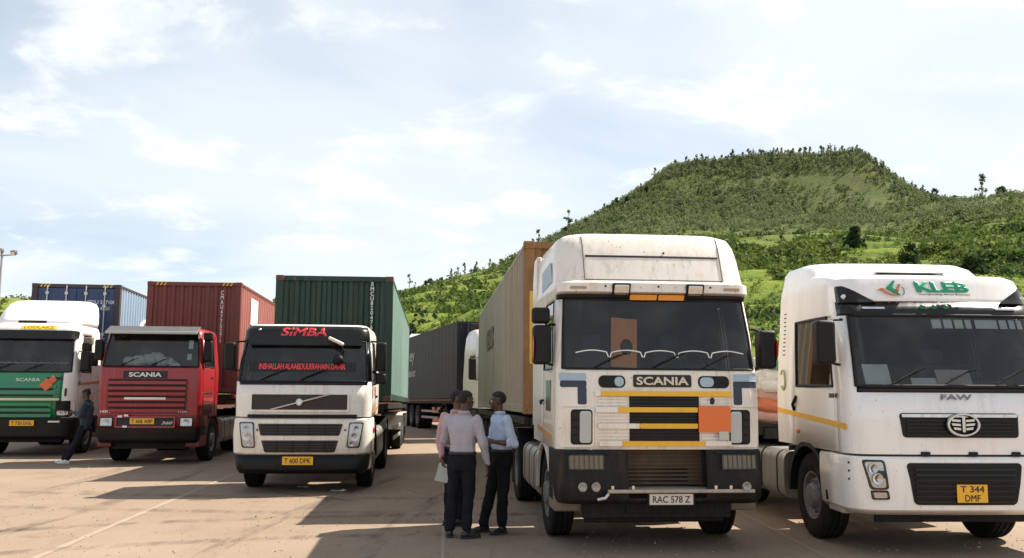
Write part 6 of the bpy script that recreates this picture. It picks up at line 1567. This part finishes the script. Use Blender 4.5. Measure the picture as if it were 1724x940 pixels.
SKIN = M('dark_skin', (.075, .038, .025), .38, var=.12, vs=9, spec=.4); SKIN2 = M('brown_skin', (.10, .048, .032), .38, var=.12, vs=9, spec=.4)
HAIR = M('black_hair', (.012, .010, .009), .8, bump=.5, bs=220)
BTR = M('black_trousers', (.007, .007, .009), .9, var=.2, spec=.2); NTR = M('charcoal_trousers', (.010, .0105, .015), .9, var=.2, spec=.2)
BSH = M('black_shoe', (.015, .014, .013), .35)
LIL = M('lilac_shirt', (.37, .345, .385), .85, var=.06, vs=30, stretch=(9, 9, .4), sheen=.2); BLS = M('light_blue_shirt', (.43, .53, .69), .85, var=.05, sheen=.2); PNK = M('pink_shirt', (.50, .27, .28), .85, var=.06, sheen=.2)
person('man in a lilac grey shirt seen from behind, right arm hanging down', (-.62, 11.44, 0),
       dict(pelvis=(.02, 0, .95), chest=(.02, .0, 1.31), neck=(.035, .015, 1.51), head=(.06, .035, 1.665), sh0=(-.165, .085, 1.42), el0=(-.22, .20, 1.16), wr0=(-.09, .36, 1.10), sh1=(.20, -.07, 1.42), el1=(.275, -.10, 1.14), wr1=(.33, -.01, .88),
            hip0=(-.07, .04, .90), kn0=(-.10, .04, .50), an0=(-.125, .01, .09), hip1=(.10, -.03, .90), kn1=(.10, -.03, .50), an1=(.085, -.10, .09), toe0=(-.1, -.9 * -1), toe1=(.75, .4)),
       (.42, .9), (.80, .58, -.05), LIL, NTR, BSH, SKIN, HAIR, 'men talking between the trucks', ('long', 'long'), True, [((.8, .5, .1), (0, 0, -1), .6), ((.10, .12, -1), (-.9, .2, 0), .6)])
person('man in a light blue shirt facing left with his forearm raised', (-.17, 11.80, 0),
       dict(pelvis=(.055, 0, .96), chest=(.055, 0, 1.31), neck=(.02, -.01, 1.50), head=(-.005, -.02, 1.655), sh0=(-.03, .185, 1.415), el0=(-.06, .21, 1.14), wr0=(-.25, .08, 1.16), sh1=(.115, -.185, 1.415), el1=(.215, -.215, 1.12), wr1=(-.03, -.26, 1.15),
            hip0=(.0, .075, .91), kn0=(-.09, .05, .50), an0=(-.17, .05, .09), hip1=(.09, -.075, .91), kn1=(.07, -.09, .50), an1=(.06, -.08, .09), toe0=(-.8, -.4), toe1=(-.65, -.6)),
       (-.95, -.30), (-1, -.05, -.06), BLS, BTR, BSH, SKIN, HAIR, 'men talking between the trucks', ('rolled', 'rolled'), True, [((-1, -.1, .1), (0, 0, -1), .5), ((-1, .0, .25), (0, .4, -1), .35)])
person('man in a pink shirt behind the lilac shirt, holding white papers', (-.77, 12.35, 0),
       dict(pelvis=(.03, 0, .95), chest=(.03, 0, 1.31), neck=(.045, .0, 1.50), head=(.055, .0, 1.66), sh0=(-.125, .11, 1.42), el0=(-.185, .02, 1.14), wr0=(-.15, -.10, .90), sh1=(.17, -.10, 1.42), el1=(.26, .02, 1.15), wr1=(.36, .16, 1.12),
            hip0=(-.05, .06, .90), kn0=(-.05, .05, .50), an0=(-.06, .02, .09), hip1=(.10, -.05, .90), kn1=(.10, -.03, .50), an1=(.09, -.02, .09), toe0=(.5, .2), toe1=(.7, .5)),
       (.66, .6), (.9, -.05, -.05), PNK, NTR, BSH, SKIN2, HAIR, 'men talking between the trucks', ('long', 'long'), True, [((.1, -.1, -1), (.8, .2, 0), 1.1), ((.6, .6, .2), (0, 0, -1), .5)])
LW = M('teal_shirt', (.008, .024, .036), .85, var=.2, sheen=.2); WSH = M('white_shoe', (.62, .60, .56), .6)
person('man in a teal top and dark trousers leaning on the red truck corner', (-10.42, 21.40, 0),
       dict(pelvis=(.53, 0, .90), chest=(.56, 0, 1.25), neck=(.53, 0, 1.44), head=(.50, -.01, 1.59), sh0=(.52, .18, 1.36), el0=(.45, .18, 1.10), wr0=(.28, .06, 1.16), sh1=(.57, -.18, 1.36), el1=(.49, -.21, 1.09), wr1=(.29, -.10, 1.17),
            hip0=(.49, .075, .86), kn0=(.28, .08, .48), an0=(.02, .07, .09), hip1=(.51, -.075, .86), kn1=(.36, -.08, .47), an1=(.16, -.07, .09), toe0=(-1, -.1), toe1=(-1, -.25)),
       (-.97, -.2), (-.9, -.2, -.35), LW, NTR, WSH, SKIN, HAIR, None, ('long', 'long'), False, [((-.9, -.3, .3), (0, 0, -1), .8), ((-.8, .5, .2), (0, 0, -1), .8)])
# papers held by the man in pink
mb = MB()
for i in range(3): mb.obox((i * .006, i * .004, 0), (.17, .003, .24), Matrix.Rotation(R(12 + i * 4), 3, 'Y') @ Matrix.Rotation(R(10), 3, 'X'))
o = mb.build('paper_sheaf', PAP, None); o.location = (-.895, 12.235, .70); o.rotation_euler = (0, 0, R(15)); tag(o, 'sheaf of white papers hanging from the pink-shirted man\'s hand', 'papers')

bpy.data.scenes.remove(_tsc)
